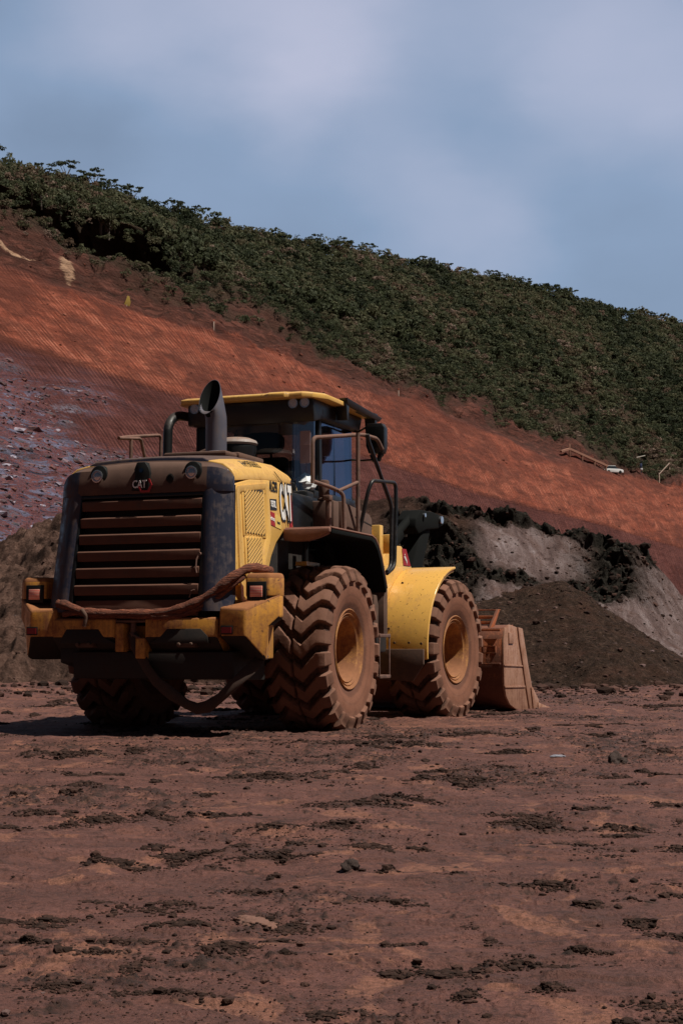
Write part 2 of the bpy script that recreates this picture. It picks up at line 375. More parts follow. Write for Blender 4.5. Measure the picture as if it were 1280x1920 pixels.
# churned heaps that stand out: place in the photograph, half width and half depth in metres, height
HEAPS = [(*_yard(a, b), c*.62, d*.55, h*.85) for a, b, c, d, h in [(1010, 1560, .30, .22, .060), (1170, 1560, .24, .18, .045), (505, 1462, .62, .9, .05), (240, 1632, .17, .14, .05), (180, 1625, .10, .12, .04),
    (400, 1636, .12, .10, .045), (655, 1637, .07, .08, .05), (725, 1640, .09, .08, .035), (200, 1540, .22, .22, .045), (130, 1555, .18, .15, .04), (290, 1532, .10, .12, .035), (20, 1558, .14, .15, .04), (670, 1512, .4, .35, .045), (760, 1503, .4, .3, .04),
    (510, 1620, .30, .12, .03), (860, 1645, .14, .08, .028), (1000, 1660, .2, .08, .03), (1080, 1790, .13, .05, .03), (960, 1815, .15, .05, .035), (60, 1768, .10, .06, .035), (240, 1770, .20, .05, .022), (450, 1785, .16, .05, .025), (540, 1800, .1, .05, .02), (1040, 1860, .07, .06, .03), (870, 1870, .06, .08, .03), (185, 1800, .12, .05, .02), (1190, 1690, .16, .07, .025), (120, 1420, .6, .5, .04), (1155, 1434, .10, .12, .06), (860, 1470, .5, .4, .03), (700, 1400, 1.2, .8, .03)]]
def ground_z(x, y):
    r = np.hypot(x, y)
    wv_ = fbm(x*1.9, y*2.6, 3, 401)-.5
    base = .30*np.clip(fbm(x*.6, y*.9, 4, 611)-.42, 0, 1)*sstep(26, 31, r)*(1-sstep(36, 45, r))+.020*wv_+.05*(fbm(x*.12, y*.12, 3, 5)-.5)*sstep(20, 40, r) + .035*(fbm(x*.55, y*.8, 4, 9)-.5)
    # churned lumps thrown up by the tyres: patches of clods
    pm = fbm(x*.9+7, y*.62+3, 4, 21)
    patch = sstep(.55, .68, pm)
    # tread prints in diagonal runs
    q = (x*.94+y*.34); p = (y*.94-x*.34)
    run = sstep(.50, .62, fbm(q*.35, p*1.1+9, 3, 33))
    lug = np.sin(q*2*math.pi/.42+2.2*np.abs(((p*.9) % 1.2)-.6)*4)
    c1 = 1-np.abs(2*fbm(x*5.2, y*4.4, 3, 41)-1); c2 = fbm(x*17, y*15, 3, 55); c3 = fbm(x*44, y*40, 2, 77)
    clod = patch*np.clip(c1*.55+c2*.75-.74, 0, 1)*.040*(.4+1.2*c3)
    clod += patch*sstep(.55, .75, c2)*.007*c3
    fk = fbm(x*2.6+5, y*5.0, 5, 91); fk2 = fbm(x*1.4+15, y*3.0, 5, 191)
    flake = (sstep(.55, .58, fk)*.009+sstep(.48, .51, fk2)*.008+sstep(.62, .65, fk2)*.007)*(1-patch*.4)
    fedge_shade = (np.exp(-((fk-.555)/.012)**2)+np.exp(-((fk2-.485)/.010)**2)+np.exp(-((fk2-.625)/.012)**2))*sstep(.42, .60, fbm(x*1.1+2, y*1.3, 3, 301)+.1*c2)  # dark lines along flake edges are small shadows put into the colour
    crumbs = sstep(.66, .84, c3)*.007*sstep(.42, .6, fbm(x*1.7, y*1.7, 3, 61))
    ruts = run*np.clip(lug, -.4, 1)*.013
    hp_ = np.zeros_like(x); edge = fbm(x*4.5, y*3.5, 4, 201)-.5
    for hx, hy, rx, ry, hz in HEAPS:
        q_ = 1-np.sqrt(((x-hx)/rx)**2+((y-hy)/ry)**2)+edge*1.5
        hp_ = np.maximum(hp_, sstep(0, .5, q_)*hz*(.05+.62*np.clip(c2*1.7-.5, 0, 1)*np.clip(.35+c3*1.3, 0, 1.4)))
    clod = np.maximum(clod, hp_)
    far = 1-sstep(30, 60, r)
    z = base+(clod+flake+crumbs+ruts+.006*(c2-.5))*far
    # quieter under the machine
    return z-.0, np.clip(clod*75+sstep(.2, .5, ruts*18)*.25*patch+fedge_shade*.75*sstep(.35, .55, c3), 0, 1), flake
rr_ = np.concatenate([np.linspace(.3, 2.2, 14)[:-1], 2.2*(40/2.2)**(np.linspace(0, 1, 900)), 40*(1600/40)**(np.linspace(0, 1, 60)[1:])])
aa_ = np.concatenate([np.linspace(-180, -40, 30)[:-1], np.linspace(-40, -15, 70)[:-1], np.linspace(-15, 15, 640)[:-1], np.linspace(15, 40, 70)[:-1], np.linspace(40, 180, 30)[:-1]])
RR, AA = np.meshgrid(rr_, np.radians(aa_), indexing='ij')
GX = RR*np.sin(AA); GY = RR*np.cos(AA)
GZ, GC, GF = ground_z(GX, GY)
V = np.stack([GX, GY, GZ], -1).reshape(-1, 3)
V = np.vstack([V, [[0, 0, 0]]])
F = grid_faces(len(rr_), len(aa_), True)[:, ::-1]
def soil_ground_mat():
    m, N, L, P = newmat('trodden_red_mud')
    g = N.new('ShaderNodeNewGeometry'); pos = g.outputs['Position']
    at = N.new('ShaderNodeAttribute'); at.attribute_name = 'clod'
    mp_ = N.new('ShaderNodeMapping'); mp_.inputs['Scale'].default_value = (1, 1.5, 1); L.new(pos, mp_.inputs[0])
    big = noise(N, L, mp_.outputs[0], .33, 6, .6, .6); mid = noise(N, L, mp_.outputs[0], 2.2, 7, .68, .5); fine = noise(N, L, pos, 22, 7, .72); grit = noise(N, L, pos, 120, 4, .7)
    base = ramp(N, L, mid, [(.30, (.066, .027, .020)), (.52, (.122, .050, .040)), (.70, (.180, .078, .064))])
    orange = ramp(N, L, fine, [(.3, (.17, .064, .036)), (.7, (.26, .105, .060))])
    s = mth(N, L, 'ADD', mth(N, L, 'MULTIPLY', big, .6), mth(N, L, 'MULTIPLY', mid, .4))
    c = mixc(N, L, mth(N, L, 'MULTIPLY', ramp(N, L, s, [(.53, 0.0), (.64, 1.0)]), .6), base, orange)
    c = mixc(N, L, ramp(N, L, fine, [(.38, 0.0), (.62, .25)]), c, (.125, .062, .050))
    mo_ = N.new('ShaderNodeMapping'); mo_.inputs['Scale'].default_value = (1, .8, 1); mo_.inputs['Location'].default_value = (3.3, 1.2, 0); L.new(pos, mo_.inputs[0])
    op = noise(N, L, mo_.outputs[0], 2.9, 6, .62, .8)
    c = mixc(N, L, ramp(N, L, op, [(.575, 0.0), (.61, .70)]), c, mixc(N, L, fine, (.17, .068, .042), (.33, .15, .10)))
    dark = ramp(N, L, fine, [(.3, (.014, .008, .006)), (.7, (.040, .021, .016))])
    c = mixc(N, L, mth(N, L, 'MULTIPLY', ramp(N, L, at.outputs['Fac'], [(.10, 0.0), (.55, .95)]), ramp(N, L, noise(N, L, mp_.outputs[0], 26, 6, .75), [(.42, .25), (.56, 1.0)])), c, dark)
    c = mixc(N, L, 1.0, c, ramp(N, L, noise(N, L, mp_.outputs[0], 48, 6, .8), [(.36, .55), (.5, 1.0), (.64, 1.32)]), 'MULTIPLY')
    sm = ramp(N, L, noise(N, L, mp_.outputs[0], 9, 8, .78, .3), [(.545, 0.0), (.60, 1.0)])
    c = mixc(N, L, mth(N, L, 'MULTIPLY', sm, .62), c, (.040, .019, .015))
    c = mixc(N, L, ramp(N, L, grit, [(.70, 0.0), (.76, .6)]), c, (.22, .14, .12))
    L.new(c, P.inputs['Base Color'])
    L.new(ramp(N, L, mid, [(.3, .62), (.7, .9)]), P.inputs['Roughness']); P.inputs['Specular IOR Level'].default_value = .3
    h = mth(N, L, 'ADD', mth(N, L, 'MULTIPLY', fine, .6), mth(N, L, 'MULTIPLY', grit, .25))
    b1 = bump(N, L, mid, .35, .06, P.inputs['Normal'])
    bump(N, L, h, .9, .035, P.inputs['Normal'], b1)
    return m
ground = link('ground', mesh_np('ground', V, F, soil_ground_mat(), {'clod': np.append(GC.ravel(), 0)}))
tag(ground, 'flat yard of trodden reddish brown mud with dark churned clods', kind='structure')

# ================================================================== SETTING: hill with the red cut
HC = np.array([-1500, -600, 0, 340, 640, 900, 1130, 1280, 1700, 2600.])   # columns the outline was read at
H_toe = np.array([64, 72, 80, 92, 108, 130, 150, 165, 200, 260.])
H_b = (np.array([300, 460, 640, 745, 842, 928, 985, 1030, 1120, 1190.]), np.array([90, 104, 116, 126, 143, 166, 188, 205, 245, 310.]))
H_l = (np.array([60, 300, 494, 615, 700, 795, 880, 918, 1020, 1130.]), np.array([104, 117, 130, 143, 165, 197, 226, 245, 300, 390.]))
H_v = (np.array([-60, 190, 392, 548, 668, 770, 860, 900, 1005, 1120.]), np.array([112, 127, 139, 150, 172, 204, 234, 254, 312, 402.]))
sk_px = np.array([-1500, -600, 0, 100, 200, 300, 400, 500, 640, 800, 900, 1000, 1100, 1200, 1280, 1700, 2600.])
sk_py = np.array([-160, 130, 322, 350, 375, 408, 438, 457, 483, 513, 533, 558, 583, 610, 625, 720, 860.])
H_s = np.array([135, 150, 165, 190, 226, 280, 318, 345, 420, 540.])
def hill_pt(px, t):
    """t: 0 toe, 1 edge between the shade-toned and lit red soil, 2 top of the red cut, 3 start of scrub, 4 skyline, 5.. behind"""
    px = np.asarray(px, float); t = np.asarray(t, float)
    I = lambda a, xs=HC: np.interp(px, xs, a)
    toe = P3(px, 1220.5, I(H_toe)); toe[..., 2] = -.3
    cur = [toe, P3(px, I(H_b[0]), I(H_b[1])), P3(px, I(H_l[0]), I(H_l[1])), P3(px, I(H_v[0]), I(H_v[1]))]
    s = P3(px, np.interp(px, sk_px, sk_py), I(H_s)); cur.append(s)
    bk = s.copy(); bk[..., 1] *= 1.25; bk[..., 0] *= 1.25; bk[..., 2] *= 1.05
    b2 = s.copy(); b2[..., 1] *= 2.2; b2[..., 0] *= 2.2; b2[..., 2] = -2
    cur += [bk, b2]
    out = np.zeros(px.shape+(3,))
    for k in range(6):
        f = np.clip(t-k, 0, 1)[..., None]; mk = ((t >= k) & ((t < k+1) | (k == 5)))[..., None]
        out = np.where(mk, cur[k]*(1-f)+cur[k+1]*f, out)
    # swelling of the wooded slope
    d = out[..., 1]; x = out[..., 0]
    veg = sstep(2.9, 3.2, t)*(1-sstep(3.9, 4.0, t))
    out[..., 2] += veg*(fbm(x*.03, d*.03, 3, 8)-.5)*5*np.sin(np.pi*np.clip((t-2.9)/1.1, 0, 1))
    return out
def hill_noise(px, t, p):
    x, y, z = p[..., 0], p[..., 1], p[..., 2]
    u = x*.95+y*.3; v = z
    low = 1-sstep(.97, 1.0, t); redz = sstep(.99, 1.02, t)*(1-sstep(1.93, 2.02, t)); brown = sstep(1.95, 2.1, t)*(1-sstep(3, 3.3, t))
    dz = low*((fbm(u*.25, v*.3, 4, 3)-.5)*1.6+(fbm(u*1.1, v*1.3, 4, 13)-.5)*.55)
    dz += redz*((fbm(u*.15, v*.15, 4, 23)-.5)*1.2+(fbm(u*1.7+v*.5, v*.5, 3, 29)-.5)*.25)
    dz += brown*((fbm(u*.2, v*.3, 4, 43)-.45)*4.0+(fbm(u*.8, v*1.1, 4, 47)-.5)*1.8)
    # overhanging dark ledge on the upper left
    led = sstep(-300, -100, px)*(1-sstep(260, 420, px))
    dz += led*1.6*np.exp(-((t-3.25)/.1)**2)-led*1.4*np.exp(-((t-3.05)/.12)**2)
    keep = sstep(0, .15, t)*(1-.85*np.exp(-((t-1)/.10)**2))
    return dz*keep
tv = np.concatenate([np.linspace(0, 1, 110)[:-1], np.linspace(1, 2, 110)[:-1], np.linspace(2, 3, 60)[:-1], np.linspace(3, 4, 110)[:-1], np.linspace(4, 6, 14)])
pv = np.concatenate([np.linspace(-1500, -150, 70)[:-1], np.linspace(-150, 1430, 620)[:-1], np.linspace(1430, 2600, 60)])
TT, PP = np.meshgrid(tv, pv, indexing='ij')
HP = hill_pt(PP, TT); HP[..., 2] += hill_noise(PP, TT, HP)
_l = sstep(-300, -100, PP)*(1-sstep(250, 400, PP)); _w = (fbm(PP*.02, TT*6, 3, 501)-.5)*.22
HP[..., 2] += .30*np.exp(-((TT-1.006)/.008)**2)
HP[..., 1] += _l*(7*np.exp(-((TT-3.16+_w)/.09)**2)-2.5*np.exp(-((TT-3.36+_w)/.07)**2))
# edge softening of the zones for colour, wobbling; the lower zone is painted shade
xx, yy, zz = HP[..., 0], HP[..., 1], HP[..., 2]
wob = (fbm(xx*.12, zz*.3, 4, 71)-.5)
lowm = 1-sstep(.992, 1.002, TT+wob*.008)
redm = (1-lowm)*(1-sstep(1.9, 2.12, TT+wob*.7))
vegm = sstep(2.5, 3.25, TT+wob*1.3+.2*sstep(300, 600, PP))
greym = (1-sstep(300, 620, PP+wob*260+(TT-.4)*160))*lowm*(1-sstep(.72, 1.0, TT+wob*.5+(PP-0)/1300))
pale = np.exp(-((PP-25)/42)**2)*np.exp(-((TT-2.14)/.10)**2)+np.exp(-((PP-128)/18)**2)*np.exp(-((TT-2.2)/.16)**2)*.9
ctrl = np.stack([redm, vegm, greym, np.clip(pale, 0, 1)], -1)
def hill_mat():
    m, N, L, P = newmat('cut_hillside_soil')
    g = N.new('ShaderNodeNewGeometry'); pos = g.outputs['Position']
    uvn = N.new('ShaderNodeUVMap'); uvn.uv_map = 'UVMap'
    at = N.new('ShaderNodeVertexColor') if False else N.new('ShaderNodeAttribute'); at.attribute_name = 'zone'
    sp = N.new('ShaderNodeSeparateColor'); L.new(at.outputs['Color'], sp.inputs[0])
    # bucket teeth marks running down the slope
    ms = N.new('ShaderNodeMapping'); ms.inputs['Scale'].default_value = (3.0, .13, 1); ms.inputs['Rotation'].default_value = (0, 0, R(0)); L.new(uvn.outputs[0], ms.inputs[0])
    st = noise(N, L, ms.outputs[0], 1.9, 4, .62, .12)
    wvt = N.new('ShaderNodeTexWave'); wvt.bands_direction = 'X'; wvt.wave_profile = 'SIN'; wvt.inputs['Scale'].default_value = .86; wvt.inputs['Distortion'].default_value = 3.2; wvt.inputs['Detail'].default_value = 3; wvt.inputs['Detail Scale'].default_value = .55; wvt.inputs['Detail Roughness'].default_value = .6
    mw_ = N.new('ShaderNodeMapping'); mw_.inputs['Scale'].default_value = (1, .10, 1); L.new(uvn.outputs[0], mw_.inputs[0]); L.new(mw_.outputs[0], wvt.inputs[0])
    big = noise(N, L, uvn.outputs[0], .07, 5, .6, .8)
    wmask = ramp(N, L, noise(N, L, uvn.outputs[0], .16, 5, .65, .5), [(.38, .15), (.56, 1.0)])
    st = mth(N, L, 'ADD', mth(N, L, 'MULTIPLY', st, .76), mth(N, L, 'MULTIPLY', mth(N, L, 'MULTIPLY', wvt.outputs['Fac'], wmask), .20)); mid = noise(N, L, uvn.outputs[0], .35, 8, .72, .6); fine = noise(N, L, pos, 3.5, 7, .75)
    lit = ramp(N, L, st, [(.30, (.115, .028, .017)), (.40, (.235, .060, .035)), (.54, (.365, .112, .068)), (.70, (.52, .215, .145))])
    lit = mixc(N, L, ramp(N, L, mid, [(.42, 0.0), (.60, .9)]), lit, (.120, .036, .024))
    lit = mixc(N, L, ramp(N, L, fine, [(.35, .55), (.5, 0.0)]), lit, (.07, .024, .018))
    lit = mixc(N, L, ramp(N, L, big, [(.48, 0.0), (.58, .7)]), lit, (.105, .032, .022))
    shade_tone = ramp(N, L, st, [(.3, (.050, .017, .015)), (.46, (.095, .030, .026)), (.64, (.17, .064, .055))])  # lower face: same streaks darkened, its shade put into the colour
    shade_tone = mixc(N, L, ramp(N, L, mid, [(.5, 0.0), (.7, .6)]), shade_tone, (.10, .035, .033))
    mg = N.new('ShaderNodeMapping'); mg.inputs['Scale'].default_value = (.55, 1.1, 1); mg.inputs['Rotation'].default_value = (0, 0, R(32)); L.new(uvn.outputs[0], mg.inputs[0])
    gn = noise(N, L, mg.outputs[0], .8, 8, .72, .9); gn2 = noise(N, L, mg.outputs[0], .42, 6, .62, .6)
    grey = ramp(N, L, gn, [(.28, (.016, .018, .028)), (.40, (.045, .050, .085)), (.445, (.21, .055, .042)), (.475, (.075, .078, .12)), (.51, (.23, .068, .052)), (.55, (.11, .105, .16)), (.64, (.20, .20, .31)), (.76, (.40, .42, .56))])
    grey = mixc(N, L, ramp(N, L, gn2, [(.58, 0.0), (.68, .6)]), grey, mixc(N, L, fine, (.07, .026, .025), (.17, .065, .055)))
    # separate grey-blue stones showing in the shade-toned lower slope
    vo = N.new('ShaderNodeTexVoronoi'); vo.inputs['Scale'].default_value = .30; L.new(mg.outputs[0], vo.inputs['Vector'])
    wv = mth(N, L, 'ADD', vo.outputs['Distance'], mth(N, L, 'MULTIPLY', mth(N, L, 'SUBTRACT', mid, .5), .5))
    stone = ramp(N, L, wv, [(.22, 1.0), (.30, 0.0)])
    stc = mixc(N, L, vo.outputs['Color'], (.035, .035, .045), (.22, .22, .29))
    c0 = mixc(N, L, mth(N, L, 'MULTIPLY', sp.outputs[2], .95), shade_tone, grey)
    c0 = mixc(N, L, mth(N, L, 'MULTIPLY', mth(N, L, 'MULTIPLY', stone, ramp(N, L, fine, [(.42, .0), (.56, .8)])), ramp(N, L, sp.outputs[2], [(.02, .0), (.3, .9)])), c0, stc)
    c = mixc(N, L, sp.outputs[0], c0, lit)
    inv = mth(N, L, 'SUBTRACT', 1, mth(N, L, 'MAXIMUM', sp.outputs[0], 0))
    brn = ramp(N, L, gn, [(.30, (.028, .017, .013)), (.5, (.085, .032, .024)), (.62, (.15, .055, .040)), (.78, (.20, .105, .085))])
    at2 = N.new('ShaderNodeAttribute'); at2.attribute_name = 'brown'
    c = mixc(N, L, at2.outputs['Fac'], c, brn)
    vg = ramp(N, L, fine, [(.3, (.020, .017, .011)), (.7, (.070, .044, .028))])
    c = mixc(N, L, sp.outputs[1], c, vg)
    at3 = N.new('ShaderNodeAttribute'); at3.attribute_name = 'pale'
    c = mixc(N, L, ramp(N, L, mth(N, L, 'ADD', at3.outputs['Fac'], mth(N, L, 'MULTIPLY', mth(N, L, 'SUBTRACT', gn, .5), 1.6)), [(.40, 0.0), (.60, .95)]), c, mixc(N, L, mid, (.30, .16, .10), (.56, .38, .26)))
    L.new(c, P.inputs['Base Color']); P.inputs['Roughness'].default_value = .92; P.inputs['Specular IOR Level'].default_value = .15
    b1 = bump(N, L, st, .7, .22, P.inputs['Normal'])
    b2 = bump(N, L, gn, .9, .9, P.inputs['Normal'], b1)
    bump(N, L, fine, .5, .15, P.inputs['Normal'], b2)
    return m
# uv in metres: along the face and up the slope
du = np.cumsum(np.concatenate([np.zeros((len(tv), 1)), np.linalg.norm(np.diff(HP[..., :2], axis=1), axis=-1)], 1), 1)
mid_row = du[110]; U = np.broadcast_to(mid_row[None, :], TT.shape)
Vv = zz*1.75
uv = np.stack([U+Vv*.42, Vv], -1).reshape(-1, 2)
brownm = (1-lowm)*(1-redm)*(1-vegm)
hill = link('hill', mesh_np('hill', HP.reshape(-1, 3), grid_faces(len(tv), len(pv)), hill_mat(),
    {'zone': ctrl.reshape(-1, 4), 'pale': ctrl[..., 3].ravel(), 'brown': brownm.ravel()}, uv=uv))
tag(hill, 'long hillside with an excavated red soil face below dark scrub', kind='structure')
def hill_at(px, t):
    p = hill_pt(np.array([float(px)]), np.array([float(t)])); p[..., 2] += hill_noise(np.array([float(px)]), np.array([float(t)]), p); return Vector(p[0])

# ================================================================== SETTING: spoil bank behind the loader
BC = np.array([-900, -300, 0, 60, 130, 400, 690, 760, 830, 900, 1000, 1100, 1190, 1225, 1280, 1400, 1700, 2200.])
B_top = np.array([1090, 1075, 1030, 1000, 968, 948, 938, 936, 936, 955, 972, 1002, 1020, 1052, 1108, 1170, 1200, 1205.])
B_dep = np.array([46, 46, 46, 46, 46, 46, 44, 43, 42, 42, 43, 44, 44, 45, 46, 48, 52, 60.])
B_toe = np.array([33, 33, 33, 33, 33, 33, 33, 33, 33, 33, 33, 33.5, 34, 34, 34, 35, 38, 45.])
bp = np.concatenate([np.linspace(-900, -60, 50)[:-1], np.linspace(-60, 1340, 640)[:-1], np.linspace(1340, 2200, 50)])
bt = np.concatenate([np.linspace(0, 1, 200)[:-1], np.linspace(1, 2, 26)])
BT, BP = np.meshgrid(bt, bp, indexing='ij')
top = P3(BP, np.interp(BP, BC, B_top), np.interp(BP, BC, B_dep))
toe = P3(BP, 1220.5, np.interp(BP, BC, B_toe)); toe[..., 2] = -.12
back = top.copy(); back[..., 1] += 9; back[..., 0] *= 1.15; back[..., 2] = -.5
f = np.clip(BT, 0, 1)[..., None]; g2 = np.clip(BT-1, 0, 1)[..., None]
fd = f**.9; steep = sstep(760, 900, BP)[..., None]*(1-sstep(1215, 1300, BP))[..., None]
fz = f*(1-steep)+steep*(np.where(f < .42, f*.62/.42*.62, .384+(f-.42)/.58*.616))
BPt = toe*(1-fd)+top*fd; BPt[..., 2] = (toe[..., 2]*(1-fz[..., 0])+top[..., 2]*fz[..., 0])
BPt = BPt*(1-g2)+back*g2
_ft = (1-sstep(0, .35, BT))*(fbm(BPt[..., 0]*.45, BT*2, 4, 222)-.45)*7.0; BPt[..., 1] += _ft
bx, by, bz = BPt[..., 0], BPt[..., 1], BPt[..., 2]
F1 = BT
crest = np.exp(-((BT-1.0)/.10)**2)
wobb = fbm(bx*.35, bz*.5+by*.2, 4, 15)-.5
cl = fbm(bx*2.2, by*1.6+bz*2.0, 4, 31)
ridg = 1-np.abs(2*fbm(bx*1.4, bz*1.6+by*.6, 4, 37)-1)
cloddy = np.clip(sstep(.885, .94, BT+wobb*.24)*sstep(740, 830, BP)*(1-sstep(1215, 1245, BP)), 0, 1)
mid_band = np.exp(-((BT-.585+wobb*.25)/.05)**2)*sstep(790, 880, BP)*(1-sstep(1090, 1170, BP))
knob = np.exp(-((BP-1150)/62)**2)*sstep(.50, .62, BT+wobb*.3)*(1-sstep(1.0, 1.05, BT))
hollow_shade = (1-sstep(850, 910, BP+wobb*90))*sstep(700, 745, BP)*sstep(.12, .2, BT)*(1-sstep(.86, .93, BT))  # shadow of the hollow put into the soil colour
rough = np.clip(cloddy+mid_band+knob+hollow_shade*.8, 0, 1)
keep = sstep(0, .05, BT)
dz = (fbm(bx*.4, by*.4, 4, 2)-.5)*.5+(cl-.5)*(.20+rough*.5+.45*(1-sstep(550, 720, BP)))+(ridg-.5)*.30*(1-sstep(550, 720, BP))+(ridg-.5)*rough*.12+(fbm(bx*3.7, by*3+bz*3, 3, 131)-.5)*rough*.22
dy = -((ridg-.45)*rough*.35+(cl-.5)*rough*.9)
nv = fbm(bx*6, by*5+bz*6, 3, 63)-.5
BPt[..., 2] += keep*(dz+nv*(.10+.18*rough)); BPt[..., 1] += keep*(dy+nv*.1)
greyp = sstep(850, 900, BP+wobb*80)*(1-cloddy)*(1-mid_band)*sstep(.36, .45, BT+wobb*.12)
greyr = sstep(1110, 1180, BP+wobb*60)*(1-cloddy)
left_b = 1-sstep(180, 420, BP)
bctrl = np.stack([np.clip(rough*1.1, 0, 1), np.clip(greyp*(1-knob)+greyr*(1-knob), 0, 1), left_b, sstep(640, 700, BP)*(1-sstep(790, 860, BP))], -1)
def bank_mat():
    m, N, L, P = newmat('mixed_spoil_soil')
    g = N.new('ShaderNodeNewGeometry'); pos = g.outputs['Position']
    at = N.new('ShaderNodeAttribute'); at.attribute_name = 'zone'
    sp = N.new('ShaderNodeSeparateColor'); L.new(at.outputs['Color'], sp.inputs[0])
    ms = N.new('ShaderNodeMapping'); ms.inputs['Rotation'].default_value = (0, R(35), 0); ms.inputs['Scale'].default_value = (1.6, .5, .35); L.new(pos, ms.inputs[0])
    st = noise(N, L, ms.outputs[0], 1.6, 7, .7, .5); mid = noise(N, L, pos, 1.1, 7, .7, .3); fine = noise(N, L, pos, 9, 7, .78); big = noise(N, L, pos, .28, 4, .6)
    brown = ramp(N, L, mth(N, L, 'ADD', mth(N, L, 'MULTIPLY', mid, .5), mth(N, L, 'MULTIPLY', fine, .5)), [(.36, (.034, .019, .014)), (.5, (.075, .040, .030)), (.62, (.125, .070, .054)), (.74, (.17, .10, .08))])
    lft = ramp(N, L, fine, [(.3, (.095, .052, .040)), (.5, (.165, .095, .074)), (.72, (.24, .150, .12))])
    lft = mixc(N, L, ramp(N, L, mid, [(.46, 0.0), (.58, .85)]), lft, (.060, .035, .027))
    lft = mixc(N, L, ramp(N, L, st, [(.56, 0.0), (.70, .6)]), lft, (.21, .13, .105))
    grey = ramp(N, L, st, [(.34, (.10, .066, .064)), (.48, (.20, .140, .135)), (.60, (.31, .24, .24)), (.74, (.46, .40, .42))])
    grey = mixc(N, L, ramp(N, L, mid, [(.52, 0.0), (.64, .45)]), grey, (.17, .095, .078))
    dark = ramp(N, L, fine, [(.34, (.012, .011, .009)), (.52, (.030, .026, .021)), (.68, (.068, .060, .052)), (.8, (.13, .12, .12))])
    c = mixc(N, L, sp.outputs[2], brown, lft)
    c = mixc(N, L, sp.outputs[1], c, grey)
    c = mixc(N, L, sp.outputs[0], c, dark)
    L.new(c, P.inputs['Base Color']); P.inputs['Roughness'].default_value = .95; P.inputs['Specular IOR Level'].default_value = .12
    b1 = bump(N, L, mid, 1.0, .5, P.inputs['Normal']); bump(N, L, fine, 1.0, .14, P.inputs['Normal'], b1)
    return m
bank = link('soil_bank', mesh_np('soil_bank', BPt.reshape(-1, 3), grid_faces(len(bt), len(bp)), bank_mat(), {'zone': bctrl.reshape(-1, 4)}))
tag(bank, 'long spoil bank of dark clods and greyish soil behind the loader', kind='structure')

# dark brown loose pile tipped against the bank
ax_, ay_, az_ = P3(1050, 1092, 38.5)
gx = np.linspace(-1, 16.5, 360); gy = np.linspace(28.5, 42, 190)
XX, YY = np.meshgrid(gx, gy, indexing='xy')
ridge_x0, ridge_x1 = 2.6, ax_-.15
dx = np.where(XX > ridge_x1, XX-ridge_x1, np.where(XX < ridge_x0, ridge_x0-XX, 0)); dyy = YY-ay_
top_h = np.interp(XX, [-1, ridge_x0, 4.2, ridge_x1, 14], [2.3, 2.35, 2.45, az_+.25, az_])
run_x = np.where(XX > ridge_x1, .70, .35)
cone = top_h - np.sqrt((dx*run_x)**2+(dyy*np.where(dyy < 0, .36, .8))**2+.05)
cone += (fbm(XX*.5, YY*.5, 4, 6)-.5)*.35+(fbm(XX*2.2, YY*2.2, 4, 16)-.5)*.20+(fbm(XX*8, YY*8, 3, 19)-.5)*.07
PV = np.stack([XX, YY, np.maximum(cone, -.3)], -1)
def pile_mat():
    m, N, L, P = newmat('loose_dark_brown_soil')
    g = N.new('ShaderNodeNewGeometry'); pos = g.outputs['Position']
    mid = noise(N, L, pos, .9, 6, .65, .4); fine = noise(N, L, pos, 8, 8, .8)
    c = ramp(N, L, fine, [(.34, (.010, .006, .005)), (.48, (.030, .018, .013)), (.60, (.064, .038, .028)), (.70, (.16, .11, .09))])
    c = mixc(N, L, ramp(N, L, mid, [(.5, 0.0), (.68, .6)]), c, (.075, .036, .026))
    L.new(c, P.inputs['Base Color']); P.inputs['Roughness'].default_value = .95; P.inputs['Specular IOR Level'].default_value = .1
    bump(N, L, fine, 1, .10, P.inputs['Normal'])
    return m
MT['pile'] = pile_mat()
pile = link('soil_pile', mesh_np('soil_pile', PV.reshape(-1, 3), grid_faces(len(gy), len(gx)), MT['pile']))
tag(pile, 'cone of loose dark brown soil tipped against the grey bank', kind='structure')

# ------------------------------------------------------------------ loose lumps of soil
def rock_variant(k, n=1):
    bm = bmesh.new(); bmesh.ops.create_icosphere(bm, subdivisions=n, radius=1)
    r_ = random.Random(k)
    for v in bm.verts:
        s = 1+r_.uniform(-.28, .28); v.co = Vector((v.co.x*s*1.15, v.co.y*s, v.co.z*s*.7))
    bm.verts.ensure_lookup_table()
    V = np.array([v.co[:] for v in bm.verts]); Fc = np.array([[v.index for v in f.verts] for f in bm.faces]); bm.free(); return V, Fc
def scatter(name, variants, P, S, mat, rot=None, attr=None, smooth=False, tilt=.4):
    Vs, Fs, As = [], [], []; off = 0
    idx = rng.integers(0, len(variants), len(P)); ang = rng.uniform(0, 2*np.pi, len(P)) if rot is None else rot
    for k, (V0, F0) in enumerate(variants):
        sel = np.where(idx == k)[0]
        if not len(sel): continue
        c, s = np.cos(ang[sel])[:, None], np.sin(ang[sel])[:, None]; sc = S[sel] if S.ndim == 2 else np.repeat(S[sel][:, None], 3, 1)
        x = (V0[None, :, 0]*c-V0[None, :, 1]*s)*sc[:, :1]+P[sel, :1]; y = (V0[None, :, 0]*s+V0[None, :, 1]*c)*sc[:, 1:2]+P[sel, 1:2]; z = V0[None, :, 2]*sc[:, 2:]+P[sel, 2:]
        VV = np.stack([x, y, z], -1).reshape(-1, 3); n = len(V0)
        FF = (F0[None]+(np.arange(len(sel))*n)[:, None, None]).reshape(-1, F0.shape[1])+off
        Vs.append(VV); Fs.append(FF); off += len(VV)
        if attr is not None: As.append(np.repeat(attr[sel], n))
    return link(name, mesh_np(name, np.vstack(Vs), np.vstack(Fs), mat, {'tone': np.concatenate(As)} if attr is not None else None, smooth=smooth))
